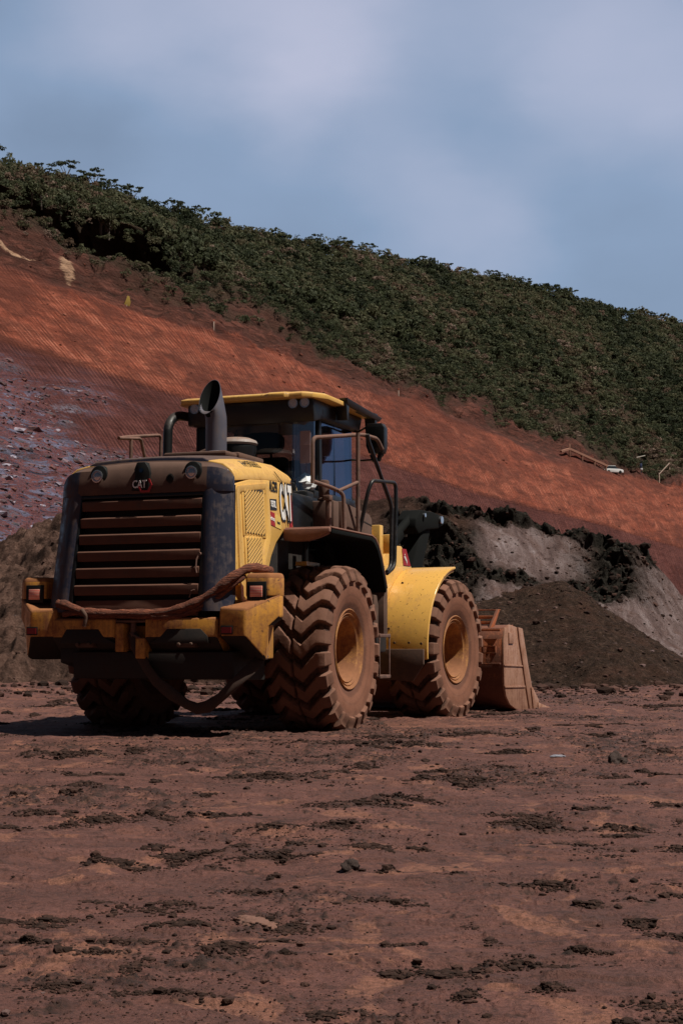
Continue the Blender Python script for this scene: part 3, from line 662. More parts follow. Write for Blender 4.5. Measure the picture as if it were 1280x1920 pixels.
def lump_mat():
    m, N, L, P = newmat('loose_soil_lumps')
    at = N.new('ShaderNodeAttribute'); at.attribute_name = 'tone'
    g = N.new('ShaderNodeNewGeometry')
    c = ramp(N, L, at.outputs['Fac'], [(0, (.022, .013, .010)), (.5, (.062, .033, .026)), (.85, (.125, .065, .052)), (1, (.22, .16, .16))])
    c = mixc(N, L, noise(N, L, g.outputs['Position'], 30, 5, .7), mixc(N, L, .5, c, (.01, .006, .005)), c)
    L.new(c, P.inputs['Base Color']); P.inputs['Roughness'].default_value = .95; P.inputs['Specular IOR Level'].default_value = .15
    bump(N, L, noise(N, L, g.outputs['Position'], 45, 4, .7), .6, .02, P.inputs['Normal'])
    return m
MT['lump'] = lump_mat()
rocks = [rock_variant(k) for k in range(8)]
# crumbs on the yard, gathered where the mud is churned
n = 50000
rad = 2.6*(30/2.6)**rng.uniform(0, 1, n)**.8; ang = np.radians(rng.uniform(-17, 17, n))
cx, cy = rad*np.sin(ang), rad*np.cos(ang)
cz, cc, _ = ground_z(cx, cy)
pmask = fbm(cx*.9+7, cy*.62+3, 4, 21)
keepm = rng.uniform(0, 1, n) < (.05+.95*sstep(.50, .62, pmask))
cx, cy, cz, cc = cx[keepm], cy[keepm], cz[keepm], cc[keepm]
S = rng.uniform(.0012, .0036, len(cx))*(1+rng.uniform(0, 1, len(cx))**18*2.5)*(.6+rad[keepm]/8)
crumbs = scatter('soil_crumbs', rocks, np.stack([cx, cy, cz+S*.15], -1), S, MT['lump'], attr=rng.uniform(0, .95, len(cx))**1.3)
hx_, hs_ = [], []
MINI = []
for _ in range(190):
    d_ = 3.0*(24/3.0)**random.random(); a__ = R(random.uniform(-15, 15)); MINI.append((d_*math.sin(a__), d_*math.cos(a__), random.uniform(.015, .085)*(1+d_/9)*random.choice((.5, 1, 1.3)), random.uniform(.02, .07)*(1+d_/9), 0))
for (a_, b_, rx_, ry_, hz_) in HEAPS+MINI:
    k_ = int(min(3600, 420+rx_*ry_*42000)); q = np.abs(rng.normal(0, .62, k_)); th_ = rng.uniform(0, 6.283, k_)
    X_ = a_+rx_*q*np.cos(th_)*1.05; Y_ = b_+ry_*q*np.sin(th_)*1.05
    kk_ = fbm(X_*7, Y_*6, 3, 77)+rng.uniform(-.22, .22, k_)-q*.12 > .45
    hx_.append(np.stack([X_, Y_], -1)[kk_]); d_ = math.hypot(a_, b_); hs_.append((rng.uniform(.35, 1, k_)**1.5*(.0022+.00070*d_)*(1+2.2*rng.uniform(0, 1, k_)**12))[kk_])
hx_ = np.vstack(hx_); hs_ = np.concatenate(hs_); hz2 = ground_z(hx_[:, 0], hx_[:, 1])[0]
hc_ = scatter('churned_clods', rocks, np.stack([hx_[:, 0], hx_[:, 1], hz2+hs_*.2], -1), np.stack([hs_*1.1, hs_*1.1, hs_*1.0], -1), MT['lump'], attr=rng.uniform(.02, .62, len(hs_)))
k_ = 5000; X_ = rng.uniform(-14, 15, k_); Y_ = 31.5+rng.normal(0, 1.6, k_)-rng.uniform(0, 1, k_)**4*5
sc_ = rng.uniform(.012, .04, k_)*(1+rng.uniform(0, 1, k_)**10*3.5)
fd_ = scatter('foot_debris', rocks, np.stack([X_, Y_, ground_z(X_, Y_)[0]+sc_*.2], -1), sc_, MT['lump'], attr=rng.uniform(0, .9, k_))
tag(fd_, 'scattered lumps of soil along the foot of the bank', 'soil', kind='stuff')
tag(hc_, 'clusters of wet dark clods churned out of the mud', 'soil', kind='stuff')
tag(crumbs, 'small dark crumbs of soil strewn over the trodden mud', 'soil', kind='stuff')
# lumps on bank and pile
sel = rng.integers(0, BPt[:198, 50:680].size//3, 11000); flat = BPt[:198, 50:680].reshape(-1, 3)[sel]; rg = rough[:198, 50:680].ravel()[sel]
kp = rng.uniform(0, 1, len(sel)) < (.25+.75*rg); flat = flat[kp]; rg = rg[kp]
S = rng.uniform(.008, .022, len(flat))*(1+rng.uniform(0, 1, len(flat))**8*3)*(1+rg*.9)
lumps = scatter('bank_lumps', rocks, flat, S, MT['lump'], attr=np.clip(rng.uniform(0, 1, len(flat))**1.2-rg*.2, 0, 1))
tag(lumps, 'loose lumps lying over the cloddy face of the spoil bank', 'soil', kind='stuff')
sel = rng.integers(0, XX.size, 24000); fl = PV.reshape(-1, 3)[sel]; fl = fl[fl[:, 2] > 0]
S = rng.uniform(.005, .016, len(fl))*(1+rng.uniform(0, 1, len(fl))**14*4.5)
lumps2 = scatter('pile_lumps', rocks, fl, S, MT['lump'], attr=rng.uniform(0, 1, len(fl))**1.5)
tag(lumps2, 'stones and lumps lying on the dark brown soil pile', 'soil', kind='stuff')

gi = np.argwhere((greym > .35) & (TT > .08) & (TT < .93) & (PP > -200) & (PP < 620))
gi = gi[rng.integers(0, len(gi), 5000)]; gp = HP[gi[:, 0], gi[:, 1]]
gs = rng.uniform(.04, .13, len(gp))*(1+rng.uniform(0, 1, len(gp))**7*3.5); gs = np.stack([gs*rng.uniform(.8, 1.5, len(gp)), gs*.8, gs*rng.uniform(.5, .9, len(gp))], -1)
def blue_rock():
    m, N, L, P = newmat('grey_blue_rock')
    at = N.new('ShaderNodeAttribute'); at.attribute_name = 'tone'; g = N.new('ShaderNodeNewGeometry'); f_ = noise(N, L, g.outputs['Position'], 4, 6, .7)
    c = ramp(N, L, at.outputs['Fac'], [(0, (.030, .030, .040)), (.45, (.085, .080, .105)), (.65, (.15, .055, .045)), (.85, (.19, .18, .24)), (1, (.38, .37, .46))])
    c = mixc(N, L, ramp(N, L, f_, [(.45, 0.0), (.6, .7)]), c, (.15, .05, .04))
    L.new(c, P.inputs['Base Color']); P.inputs['Roughness'].default_value = .9; bump(N, L, f_, .8, .1, P.inputs['Normal']); return m
MT['blue_rock'] = blue_rock()
ri = np.argwhere((TT > 1.0) & (TT < 2.6) & (PP > -200) & (PP < 1500)); ri = ri[rng.integers(0, len(ri), 2500)]; rp = HP[ri[:, 0], ri[:, 1]]
rs = rng.uniform(.02, .06, len(rp))*(1+rng.uniform(0, 1, len(rp))**12*3)*(rp[:, 1]/150)
MT['slope_lump'] = soil_tone_mat('red_soil_lumps', [(0, (.05, .018, .013)), (.6, (.17, .055, .036)), (1, (.33, .14, .10))])
rl_ = scatter('red_slope_lumps', rocks, rp-np.array([0, 0, .02]), rs, MT['slope_lump'], attr=rng.uniform(0, 1, len(rp)))
tag(rl_, 'loose red lumps scattered over the excavated red face', 'soil', kind='stuff')
sr = scatter('slope_stones', rocks, gp+np.stack([0*gs[:, 0], gs[:, 1]*.45, -gs[:, 2]*.2], -1), gs, MT['blue_rock'], attr=rng.uniform(0, 1, len(gp)))
tag(sr, 'grey blue and reddish stones stuck in the lower left slope', 'stones', kind='stuff')

# ================================================================== scrub on the hill
def leaf_mat(name, cols):
    m, N, L, P = newmat(name)
    at = N.new('ShaderNodeAttribute'); at.attribute_name = 'tone'
    g = N.new('ShaderNodeNewGeometry')
    c = ramp(N, L, at.outputs['Fac'], cols)
    v = ramp(N, L, noise(N, L, g.outputs['Position'], 1.6, 4, .7), [(.3, .55), (.7, 1.35)])
    c = mixc(N, L, 1.0, c, v, 'MULTIPLY')
    L.new(c, P.inputs['Base Color']); P.inputs['Roughness'].default_value = .75; P.inputs['Specular IOR Level'].default_value = .2
    tr = N.new('ShaderNodeBsdfTranslucent'); L.new(c, tr.inputs[0]); ms = N.new('ShaderNodeMixShader'); ms.inputs[0].default_value = .42
    L.new(P.outputs[0], ms.inputs[1]); L.new(tr.outputs[0], ms.inputs[2]); L.new(ms.outputs[0], N['Material Output'].inputs[0])
    return m
MT['leaf'] = leaf_mat('scrub_leaves', [(0, (.028, .038, .021)), (.35, (.068, .081, .044)), (.6, (.112, .117, .066)), (.78, (.136, .118, .074)), (.92, (.142, .094, .066)), (1, (.25, .18, .145))])
MT['bark'] = plain('grey_brown_bark', (.09, .07, .06), .9)
def bush_leaves(k, n, rx, rz, size, flat=False, heads=5):
    r_ = np.random.default_rng(100+k)
    hc = np.stack([r_.uniform(-.6, .6, heads)*rx, r_.uniform(-.6, .6, heads)*rx, r_.uniform(.45, .95, heads)*rz], -1)
    hr = r_.uniform(.32, .55, heads)
    i = r_.integers(0, heads, n); d = r_.normal(size=(n, 3)); d /= np.linalg.norm(d, axis=1)[:, None]; d[:, 2] = np.abs(d[:, 2])*1.0-.25
    rad_ = r_.uniform(.55, 1.0, n)[:, None]
    c = hc[i]+d*rad_*hr[i][:, None]*np.array([rx, rx, rz*(.35 if flat else .75)])
    nrm = d+r_.normal(size=(n, 3))*.55; nrm /= np.linalg.norm(nrm, axis=1)[:, None]
    t = np.cross(nrm, r_.normal(size=(n, 3))); t /= np.linalg.norm(t, axis=1)[:, None]; b = np.cross(nrm, t)
    sz = size*r_.uniform(.6, 1.4, n)[:, None]
    V = np.stack([c-t*sz-b*sz*.5, c+t*sz*.2-b*sz*.7, c+t*sz+b*sz*.4, c-t*sz*.3+b*sz*.8], 1).reshape(-1, 3)
    return V, np.arange(n*4).reshape(-1, 4)
variants = [bush_leaves(k, 150, 1.15, 1.35, .112) for k in range(10)]
variants += [bush_leaves(20+k, 120, 1.2, 1.6, .11, True, 4) for k in range(5)]
# sample the scrub zone evenly by area
PXS = rng.uniform(-420, 1620, 60000); TS = rng.uniform(2.35, 4.03, 60000)
A = hill_pt(PXS, TS); A2 = hill_pt(PXS+4, TS); A3 = hill_pt(PXS, TS+.004)
area = np.linalg.norm(np.cross(A2-A, A3-A), axis=-1); area /= area.max()
wb = fbm(A[:, 0]*.12, A[:, 2]*.3, 4, 71)-.5
dens = sstep(2.60, 3.45, TS+wb*1.6+.25*sstep(300, 600, PXS))
clear = np.maximum(sstep(.60, .68, fbm(A[:, 0]*.06+5, A[:, 2]*.09, 4, 88)), sstep(.56, .66, fbm(A[:, 0]*.22+5, A[:, 2]*.3, 3, 188))*.8)
led = sstep(-300, -100, PXS)*(1-sstep(260, 400, PXS))*np.exp(-((TS-3.12)/.17)**2)
bare = np.exp(-((PXS-935)/18)**2)*np.exp(-((TS-3.72)/.03)**2)+np.exp(-((PXS-1168)/18)**2)*np.exp(-((TS-3.96)/.03)**2)
kp = rng.uniform(0, 1, len(PXS)) < area*np.interp(PXS, [0, 700], [3.4, 2.3])*dens*(1-.62*clear)*(1-.9*led)*(1-np.clip(bare*2, 0, 1))
A = A[kp]; PXk, Tk = PXS[kp], TS[kp]; A[:, 2] += hill_noise(PXk, Tk, A)
print('bushes', len(A))
big_n = fbm(A[:, 0]*.07, A[:, 1]*.07, 3, 5)
S = np.interp(PXk, [-300, 100, 700, 1300], [.62, .70, .92, 1.15])*(.50+.80*rng.uniform(0, 1, len(A))**1.6)*(.7+.45*sstep(2.9, 3.5, Tk))*(1+.25*(Tk > 3.97))
tone = np.clip(rng.normal(.42, .24, len(A))+(big_n-.5)*.9+.25*(Tk < 3.1), 0, 1)
ok = (Tk > 3.985)
# individuals: the largest on the skyline and along the lower edge become things of their own
cand = np.where((PXk > -40) & (PXk < 1320))[0]
sky_i = cand[Tk[cand] > 3.955]; sky_i = sky_i[np.argsort(PXk[sky_i])]
step_ = max(1, len(sky_i)//70); sky_i = sky_i[::step_][:80]
edge_i = cand[(Tk[cand] < 3.35) & (S[cand] > .75)]; edge_i = edge_i[np.argsort(-S[edge_i]/A[edge_i, 1])][:110]
mask = np.ones(len(A), bool); mask[sky_i] = False; mask[edge_i] = False
SS = np.stack([S*rng.uniform(.85, 1.35, len(A)), S*rng.uniform(.85, 1.35, len(A)), S*rng.uniform(.7, 1.25, len(A))], -1)
scrub = scatter('hillside_scrub', variants, A[mask], SS[mask], MT['leaf'], attr=tone[mask])
tag(scrub, 'dense dark green scrub covering the slope above the red cut', 'scrub', kind='stuff')

def crown_trunk(k, kind):
    r_ = random.Random(300+k)
    mb = MB(); lv = []
    if kind == 'umbrella':
        h = r_.uniform(1.7, 2.3); nb = r_.randint(3, 5); mb.tube([(0, 0, -.6), (.05, .03, h*.45), (r_.uniform(-.15, .15), 0, h*.7)], [.10, .07, .05], 6)
        tips = []
        for b in range(nb):
            a = b*2*math.pi/nb+r_.uniform(-.4, .4); q = r_.uniform(.5, .95)
            tip = (math.cos(a)*q, math.sin(a)*q, h*r_.uniform(.92, 1.12)); tips.append(tip)
            mb.tube([(0, 0, h*.55), (math.cos(a)*q*.45, math.sin(a)*q*.45, h*.78), tip], [.05, .035, .015], 5)
        for i, tp in enumerate(tips):
            V, Fc = bush_leaves(500+k*7+i, 90, .62, .42, .085, True, 5); V = V+np.array(tp)-np.array([0, 0, .12]); lv.append(V)
    elif kind == 'bare':
        h = r_.uniform(2.2, 2.9); mb.tube([(0, 0, -.6), (.05, 0, h*.5), (.1, 0, h)], [.06, .045, .012], 5)
        for b in range(9):
            a = r_.uniform(0, 6.28); z0 = h*r_.uniform(.35, .85); l = r_.uniform(.4, .9)
            mb.tube([(.05, 0, z0), (math.cos(a)*l*.5, math.sin(a)*l*.5, z0+l*.45), (math.cos(a)*l*.7, math.sin(a)*l*.7, z0+l*.9)], [.03, .02, .008], 4)
        V, Fc = bush_leaves(600+k, 40, .8, .5, .07, True, 6); lv.append(V+np.array([0, 0, h*.8]))
    else:
        mb.tube([(0, 0, -.5), (.04, .02, .5), (.1, 0, 1.0)], [.09, .06, .03], 6)
        for a in (0, 2.1, 4.2): mb.tube([(.02, 0, .35), (math.cos(a)*.5, math.sin(a)*.5, .95)], [.045, .02], 5)
        V, Fc = bush_leaves(700+k, 190, 1.15, 1.65, .14, False, 8); lv.append(V)
    V = np.vstack(lv); Fc = np.arange(len(V)).reshape(-1, 4)
    tn = np.full(len(V), {'umbrella': .3, 'bare': .45}.get(kind, [.25, .4, .62, .34][k % 4]))
    me = mesh_np('crown', V, Fc, MT['leaf'], {'tone': tn}, smooth=False)
    return me, mb
def make_plant(kind, k, name):
    me, mb = crown_trunk(k, kind); root = empty(name)
    link('crown', me, root); mb.build('trunk', 'bark', root, smooth=60)
    return root
protos = {'umbrella': [make_plant('umbrella', k, 'umbrella_tree') for k in range(3)], 'bare': [make_plant('bare', k, 'sparse_tree') for k in range(2)], 'shrub': [make_plant('shrub', k, 'round_shrub') for k in range(4)]}
used = set()
def put(kind, k, loc, s, label, cat, group):
    proto = protos[kind][k]
    if proto.name in used:
        r0 = proto.copy(); COL.objects.link(r0)
        for ch in proto.children:
            c = ch.copy(); COL.objects.link(c); c.parent = r0
    else: r0 = proto; used.add(proto.name)
    r0.location = loc; r0.rotation_euler = (0, 0, random.uniform(0, 6.28)); r0.scale = (s, s, s*random.uniform(.85, 1.15)); tag(r0, label, cat, group)
for j, i in enumerate(sky_i):
    kk = random.random(); sc_ = (.62+random.random()*.5)*(.85+A[i, 1]/600)
    if kk < .45: put('umbrella', j % 3, A[i], sc_, 'small flat-topped tree standing on the skyline of the hill', 'tree', 'flat-topped trees on the skyline')
    elif kk < .62: put('bare', j % 2, A[i], sc_*.9, 'thin sparse tree with bare twigs on the skyline', 'tree', 'sparse trees on the skyline')
    else: put('shrub', j % 4, A[i], sc_*.8, 'rounded bush on the skyline of the hill', 'shrub', 'bushes on the skyline')
for j, i in enumerate(edge_i):
    put('shrub', j % 4, A[i], S[i]*1.25, 'dark green shrub at the lower edge of the hillside scrub', 'shrub', 'shrubs along the lower edge of the scrub')

# ================================================================== the wheel loader
loader = empty('wheel_loader', (LX, LY, 0), math.pi/2-LTH)
tag(loader, 'large dusty yellow wheel loader with its bucket resting on the red mud', 'wheel loader')
Lo = loader
def part(mb, name, mat, parent=None, **k): return mb.build(name, mat, parent or Lo, **k)
ART = 0.09572
AM = Matrix.Translation((1.675, 0, 0)) @ Matrix.Rotation(-ART, 4, 'Z') @ Matrix.Translation((1.675, 0, 0))   # front frame: origin under the front axle
def FM():
    m = MB(); m.T = AM; return m

# ---- wheels
TDIR = -1
def tyre_mesh():
    NL, SP = 23, 28; na = NL*SP
    # half profile: axial position, radius from bead over shoulder to centre
    prof = [(-.225, .335), (-.245, .365), (-.262, .41), (-.283, .47), (-.298, .53), (-.305, .58), (-.305, .62), (-.304, .645), (-.3035, .658), (-.303, .662), (-.3025, .667), (-.301, .676), (-.297, .690), (-.289, .712), (-.280, .728), (-.268, .742)]
    crown = [(y, .772-.16*y*y*1.6) for y in np.linspace(-.25, .25, 57)]
    pr = prof+crown+[(-a, b) for a, b in prof[::-1]]
    pr = np.array(pr); ns = len(pr)
    th = np.arange(na)/na*2*np.pi
    TH, K = np.meshgrid(th, np.arange(ns), indexing='ij')
    y = pr[K, 0]; r = pr[K, 1]; u = -y        # u to the right of the tyre as seen from behind
    pitch = 2*np.pi/NL
    ph = np.where(u < -.01, np.interp(u, [-.31, -.27, -.15, -.01], [-.10, .0, .72, .05]), np.interp(u, [-.01, .08, .22, .28, .31], [.35, .0, .66, .66, .66]))
    q = (TH/pitch*TDIR-ph+np.where(u < -.01, 0, .10)) % 1.0
    dist = np.abs(q-.5)                         # 0 at the middle of a lug
    half = np.where(np.abs(u) > .20, .325, .31)
    m = 1-sstep(half-.03, half+.035, dist)
    # the two rows are parted by a narrow break
    m *= 1-.75*np.exp(-((u+.01)/.010)**2)
    rad_fade = sstep(.657, .666, r)
    m = m*rad_fade
    # outward normal of the profile
    d = np.gradient(pr, axis=0); nrm = np.stack([-d[:, 1], d[:, 0]], -1); nrm /= np.linalg.norm(nrm, axis=1)[:, None]
    nrm[np.sum(nrm*np.stack([pr[:, 0], pr[:, 1]-.5], -1), 1) < 0] *= -1
    h = .064*m*(1-.08*vn(TH*9, y*20, 4))
    yy_ = y+nrm[K, 0]*h*np.where(np.abs(y) > .27, .55, 1); r2 = r+nrm[K, 1]*h
    # sidewall rings
    r2 = r2; yy_ += np.sign(y)*(.006*np.exp(-((r-.50)/.012)**2)-.004*np.exp(-((r-.455)/.008)**2))
    V = np.stack([r2*np.cos(TH), yy_, r2*np.sin(TH)], -1).reshape(-1, 3)
    i = np.arange(na)[:, None]; j = np.arange(ns-1)[None, :]; i2 = (i+1) % na
    F = np.stack([i*ns+j, i*ns+j+1, i2*ns+j+1, i2*ns+j], -1).reshape(-1, 4)
    me = mesh_np('tyre', V, F, MT['tyre'], {'lug': ((m*1.15-.35)*(r >= .69)+(r < .69)*.45).ravel()})
    me.set_sharp_from_angle(angle=R(50))
    return me
TYRE = tyre_mesh()
def rim_mb():
    mb = MB()
    # outer side is -y; profile (distance inward from the outer flange, radius)
    mb.lathe([(.030, .345), (.0, .375), (-.012, .392), (-.004, .402), (.016, .392), (.022, .372), (.012, .364), (.004, .352), (.022, .338), (.030, .330), (.018, .322), (.030, .306), (.06, .296), (.20, .288), (.30, .280), (.36, .262), (.37, .18), (.37, .16), (.33, .15), (.31, .13), (.30, .10), (.30, .0)], (0, -.265, 0), (0, 1, 0), 56)
    mb.lathe([(0, .30), (.02, .375), (.0, .385)], (0, .20, 0), (0, 1, 0), 40)
    for k in range(16):
        a = k*2*math.pi/16; mb.cyl((.215*math.cos(a), .105, .215*math.sin(a)), (0, -1, 0), .016, .035, 6)
    for k in range(8):
        a = k*2*math.pi/8+.2; mb.cyl((.085*math.cos(a), .035, .085*math.sin(a)), (0, -1, 0), .010, .014, 6)
    mb.box(.05, .09, -.262, -.245, -.372, -.352)
    return mb
rim_proto = None
def wheel(x, y, front, label):
    global rim_proto
    e = empty('wheel'); e.parent = Lo
    c = Vector((x, y, .785))
    if front: c = AM @ c
    e.location = c; rz = (-ART if front else 0)+(math.pi if y > 0 else 0)
    e.rotation_euler = (0, random.uniform(0, .3) if y < 0 else 1.3, rz) if y < 0 else (0, 1.3, rz)
    e['label'] = label
    link('tyre', TYRE, e)
    if rim_proto is None: rim_proto = rim_mb().build('rim', 'rim', e, smooth=30)
    else:
        r_ = bpy.data.objects.new('rim', rim_proto.data); COL.objects.link(r_); r_.parent = e
wheel(0, -1.065, 0, 'rear wheel on the near side with a deep muddy chevron tread')
wheel(0, 1.065, 0, 'rear wheel on the far side in the shade')
wheel(0, -1.065, 1, 'front wheel on the near side behind the yellow fender')
wheel(0, 1.065, 1, 'front wheel on the far side')

# ---- counterweight
def both(fn):
    for s in (-1, 1): fn(s)
cw = MB()
cw.prism([(-2.0, 1.065), (-2.0, .885), (-1.86, .76), (-1.25, .70), (-1.25, 1.065)], 'y', .185, .83)
cw.prism([(-2.0, 1.065), (-2.0, .885), (-1.86, .76), (-1.25, .70), (-1.25, 1.065)], 'y', -.83, -.118)
CWO = -.03
def wing(s):
    Y = lambda y: s*y+CWO
    def ring(pts): return [(x, Y(y), z) for x, y, z in pts]
    top = lambda x: 1.135+max(0, min(1, (x+2.02)/.15))*.14
    A0 = [(-2.0, .82, .89), (-2.02, 1.075, .89), (-1.86, 1.20, .69), (-1.82, 1.19, .69), (-1.20, 1.0, .69), (-1.20, .82, .69)]
    A1 = [(-2.0, .82, .98), (-2.02, 1.075, .98), (-1.86, 1.235, .98), (-1.82, 1.22, .98), (-1.20, 1.0, .98), (-1.20, .82, .98)]
    A2 = [(-2.0, .82, 1.05), (-2.02, 1.075, 1.05), (-1.80, 1.315, 1.07), (-1.72, 1.315, 1.07), (-1.20, 1.0, 1.05), (-1.20, .82, 1.05)]
    A3 = [(x, y, top(x)) for x, y, z in A2]
    rings = [ring(A0), ring(A1), ring(A2), ring(A3)]
    if s < 0: rings = [r[::-1] for r in rings]
    n = 6; o = len(cw.v); cw.loft(rings, cap=False)
    cw.add([rings[0][i] for i in range(n)]+[(-1.6, Y(.9), .69)], [(i, (i+1) % n, n) for i in range(n)])
    cw.add(rings[-1], [tuple(range(n))])
    B = [(-1.87, 1.01), (-1.87, 1.235), (-1.79, 1.318), (-1.71, 1.318), (-1.50, 1.2), (-1.50, 1.01)]
    r2 = [[(x, Y(y), 1.24) for x, y in B], [(x, Y(y), 1.41) for x, y in B], [(x+(.02 if i < 2 else 0), Y(y-(.015 if i in (1, 2, 3) else -.01)), 1.455) for i, (x, y) in enumerate(B)]]
    if s < 0: r2 = [r[::-1] for r in r2]
    cw.loft(r2)
both(wing)
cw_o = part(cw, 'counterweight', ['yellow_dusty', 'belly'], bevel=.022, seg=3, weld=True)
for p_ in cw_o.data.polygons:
    if p_.normal.z < -.35: p_.material_index = 1  # down-facing faces set black, shade under the counterweight put into the colour
# dark tie-down pockets and slot plates
for s in (-1, 1):
    pk = MB()
    y0, y1 = (.30, .72) if s > 0 else (-.72, -.30)
    a, b = (y0, y1)
    pl = [(-2.006, a+.02, .84), (-2.006, b-.02, .84)]
    pk.prism([(b+.03 if s > 0 else b+.13, .835), (b if s > 0 else b+.02, .90), (b-.04, .965), (a+.05, .965), (a if s > 0 else a-.02, .90), (a-.12 if s > 0 else a-.03, .835)], 'x', -2.004, -1.90)
    part(pk, 'tie_down_pocket', 'belly', cw_o, bevel=.006)
for s in (-1, 1):
    lg = MB(); c0 = s*.51
    lg.box(-1.99, -1.90, c0-.10, c0+.07, .80, .86); lg.cyl((-1.99, c0-.07, .83), (-1, 0, 0), .016, .03, 8); lg.cyl((-1.99, c0+.05, .825), (-1, 0, 0), .018, .03, 8)
    part(lg, 'tie_down_lug', 'under_dusty', cw_o, bevel=.004)
hp = MB()
hp.box(-1.99, -1.30, -.118, -.02, .70, .885) ; hp.box(-1.82, -1.30, -.118, .185, .60, 1.0)
hp.box(-1.99, -1.25, .10, .185, .76, 1.02)
part(hp, 'tow_hitch', 'yellow_dusty', cw_o, bevel=.01)
pin = MB(); pin.cyl((-1.93, .03, .78), (0, 0, 1), .026, .32, 14); pin.tube([(-1.97, .19, 1.035), (-1.97, -.13, 1.035)], .012, 8)
pin.tube([(-1.95, .05, .93), (-1.99, -.02, .90), (-1.96, -.06, .88)], .010, 8)
part(pin, 'hitch_pin', 'rail', cw_o)
# tail lamps, reflectors
for s in (-1, 1):
    h = MB(); yc = s*1.122+CWO
    h.box(-1.882, -1.83, yc-.093, yc+.093, 1.215, 1.378)
    ho = part(h, 'tail_lamp_housing', 'black_clean', cw_o, bevel=.006)
    l = MB(); l.box(-1.892, -1.87, yc-.058, yc+.058, 1.243, 1.340)
    part(l, 'tail_lamp', 'tail', ho, bevel=.004)
    r_ = MB(); yc = 1.06 if s > 0 else -.93
    yc = 1.03 if s > 0 else -.93
    r_.box(-2.022, -1.99, yc-.058, yc+.058, .912, .988)
    ro = part(r_, 'reflector_frame', 'black_clean', cw_o, bevel=.003)
    r2 = MB(); r2.box(-2.027, -2.0, yc-.047, yc+.047, .923, .977); part(r2, 'reflector', 'red_lens', ro)

# ---- chassis and axles under the machine
ch = MB()
ch.prism([(-1.92, .76), (-1.90, .52), (-1.2, .50), (-1.2, .80)], 'y', -.95, .66)
ch.box(-1.25, 1.45, -.42, .42, .55, 1.45); ch.box(-1.2, -.3, -.80, .80, .80, 1.2)
ch.prism([(-1.9, .80), (-1.9, .66), (-1.6, .60), (-1.6, .8)], 'y', .60, .80)
part(ch, 'rear_frame', 'belly', bevel=.015)
for fr in (0, 1):
    ax = FM() if fr else MB()
    ax.tube([(0, -1.0, .785), (0, -.55, .785), (0, -.3, .785), (0, 0, .785), (0, .3, .785), (0, .55, .785), (0, 1.0, .785)], [.17, .17, .20, .30, .20, .17, .17], 20)
    part(ax, 'axle', 'under_dusty', smooth=50)
ff = FM()
ff.box(-1.5, .35, -.46, .46, .55, 1.25)
ff.prism([(-1.05, 1.2), (-1.05, 1.75), (-.75, 2.05), (-.35, 1.95), (.15, 1.3), (.2, 1.0)], 'y', -.50, -.44)
ff.prism([(-1.05, 1.2), (-1.05, 1.75), (-.75, 2.05), (-.35, 1.95), (.15, 1.3), (.2, 1.0)], 'y', .44, .50)
ff.box(-1.1, -.95, -.50, .50, .6, 1.75)
part(ff, 'front_frame', 'yellow', bevel=.015)
hj = MB(); hj.box(1.42, 1.9, -.2, .2, .62, .80); hj.box(1.42, 1.9, -.2, .2, 1.2, 1.36); hj.cyl((1.675, 0, .55), (0, 0, 1), .09, .9, 16)
part(hj, 'articulation_joint', 'belly', bevel=.01)

# ---- radiator grille and rear hood cap
def face_x(z): return -1.99+(z-1.10)*(.14/1.10)
def hwid(z): return .665-(z-1.1)*.02
gr = MB()
z0, z1 = 1.02, 2.195
gr.hexa([(face_x(z0)+.10, -hwid(z0), z0), (-1.6, -hwid(z0), z0), (-1.6, hwid(z0), z0), (face_x(z0)+.10, hwid(z0), z0),
         (face_x(z1)+.10, -hwid(z1), z1), (-1.6, -hwid(z1), z1), (-1.6, hwid(z1), z1), (face_x(z1)+.10, hwid(z1), z1)])
gb = part(gr, 'rear_grille', 'belly')
gf = MB()
for s in (-1, 1):
    gf.hexa([(face_x(z)+dx_, s*(hwid(z)+dy_), z) for z in (1.14, 2.19) for dx_, dy_ in ((-.004, -.03), (.10, -.03), (.10, .012), (-.004, .012))])
gf.hexa([(face_x(2.165)-.004, -.66, 2.165), (face_x(2.165)+.1, -.66, 2.165), (face_x(2.165)+.1, .66, 2.165), (face_x(2.165)-.004, .66, 2.165),
         (face_x(2.20)-.004, -.66, 2.20), (face_x(2.20)+.1, -.66, 2.20), (face_x(2.20)+.1, .66, 2.20), (face_x(2.20)-.004, .66, 2.20)])
part(gf, 'grille_frame', 'black', gb, bevel=.006)
sl_ = MB()
for k in range(6):
    zc = 2.095-k*.1555; w_ = hwid(zc)-.035
    xf = face_x(zc)
    # a slat: flat sloping band with a lip on top
    sl_.prism([(xf+.000, zc+.046), (xf+.075, zc+.066), (xf+.09, zc+.055), (xf+.02, zc-.042), (xf+.006, zc-.046), (xf-.002, zc-.040), (xf-.010, zc+.038)], 'y', -w_, w_)
sl_.prism([(face_x(1.19)+.03, 1.225), (face_x(1.1)+.03, 1.08), (face_x(1.1)+.06, 1.08), (face_x(1.19)+.06, 1.225)], 'y', -.62, .62)
part(sl_, 'louvre_slats', 'slat', gb, bevel=.004)
lt = MB(); lt.tube([(face_x(1.62)-.02, -.62, 1.62), (face_x(1.58)-.03, -.605, 1.58), (face_x(1.5)-.025, -.60, 1.50), (face_x(1.46)-.02, -.61, 1.46)], .008, 8)
lt.tube([(face_x(1.3)-.02, -.55, 1.24), (face_x(1.3)-.02, -.57, 1.30), (face_x(1.3)-.02, -.60, 1.31)], .006, 6)
lt.cyl((face_x(1.62)-.03, -.625, 1.63), (1, 0, 0), .016, .04, 10)
part(lt, 'grille_latch', 'rail', gb)

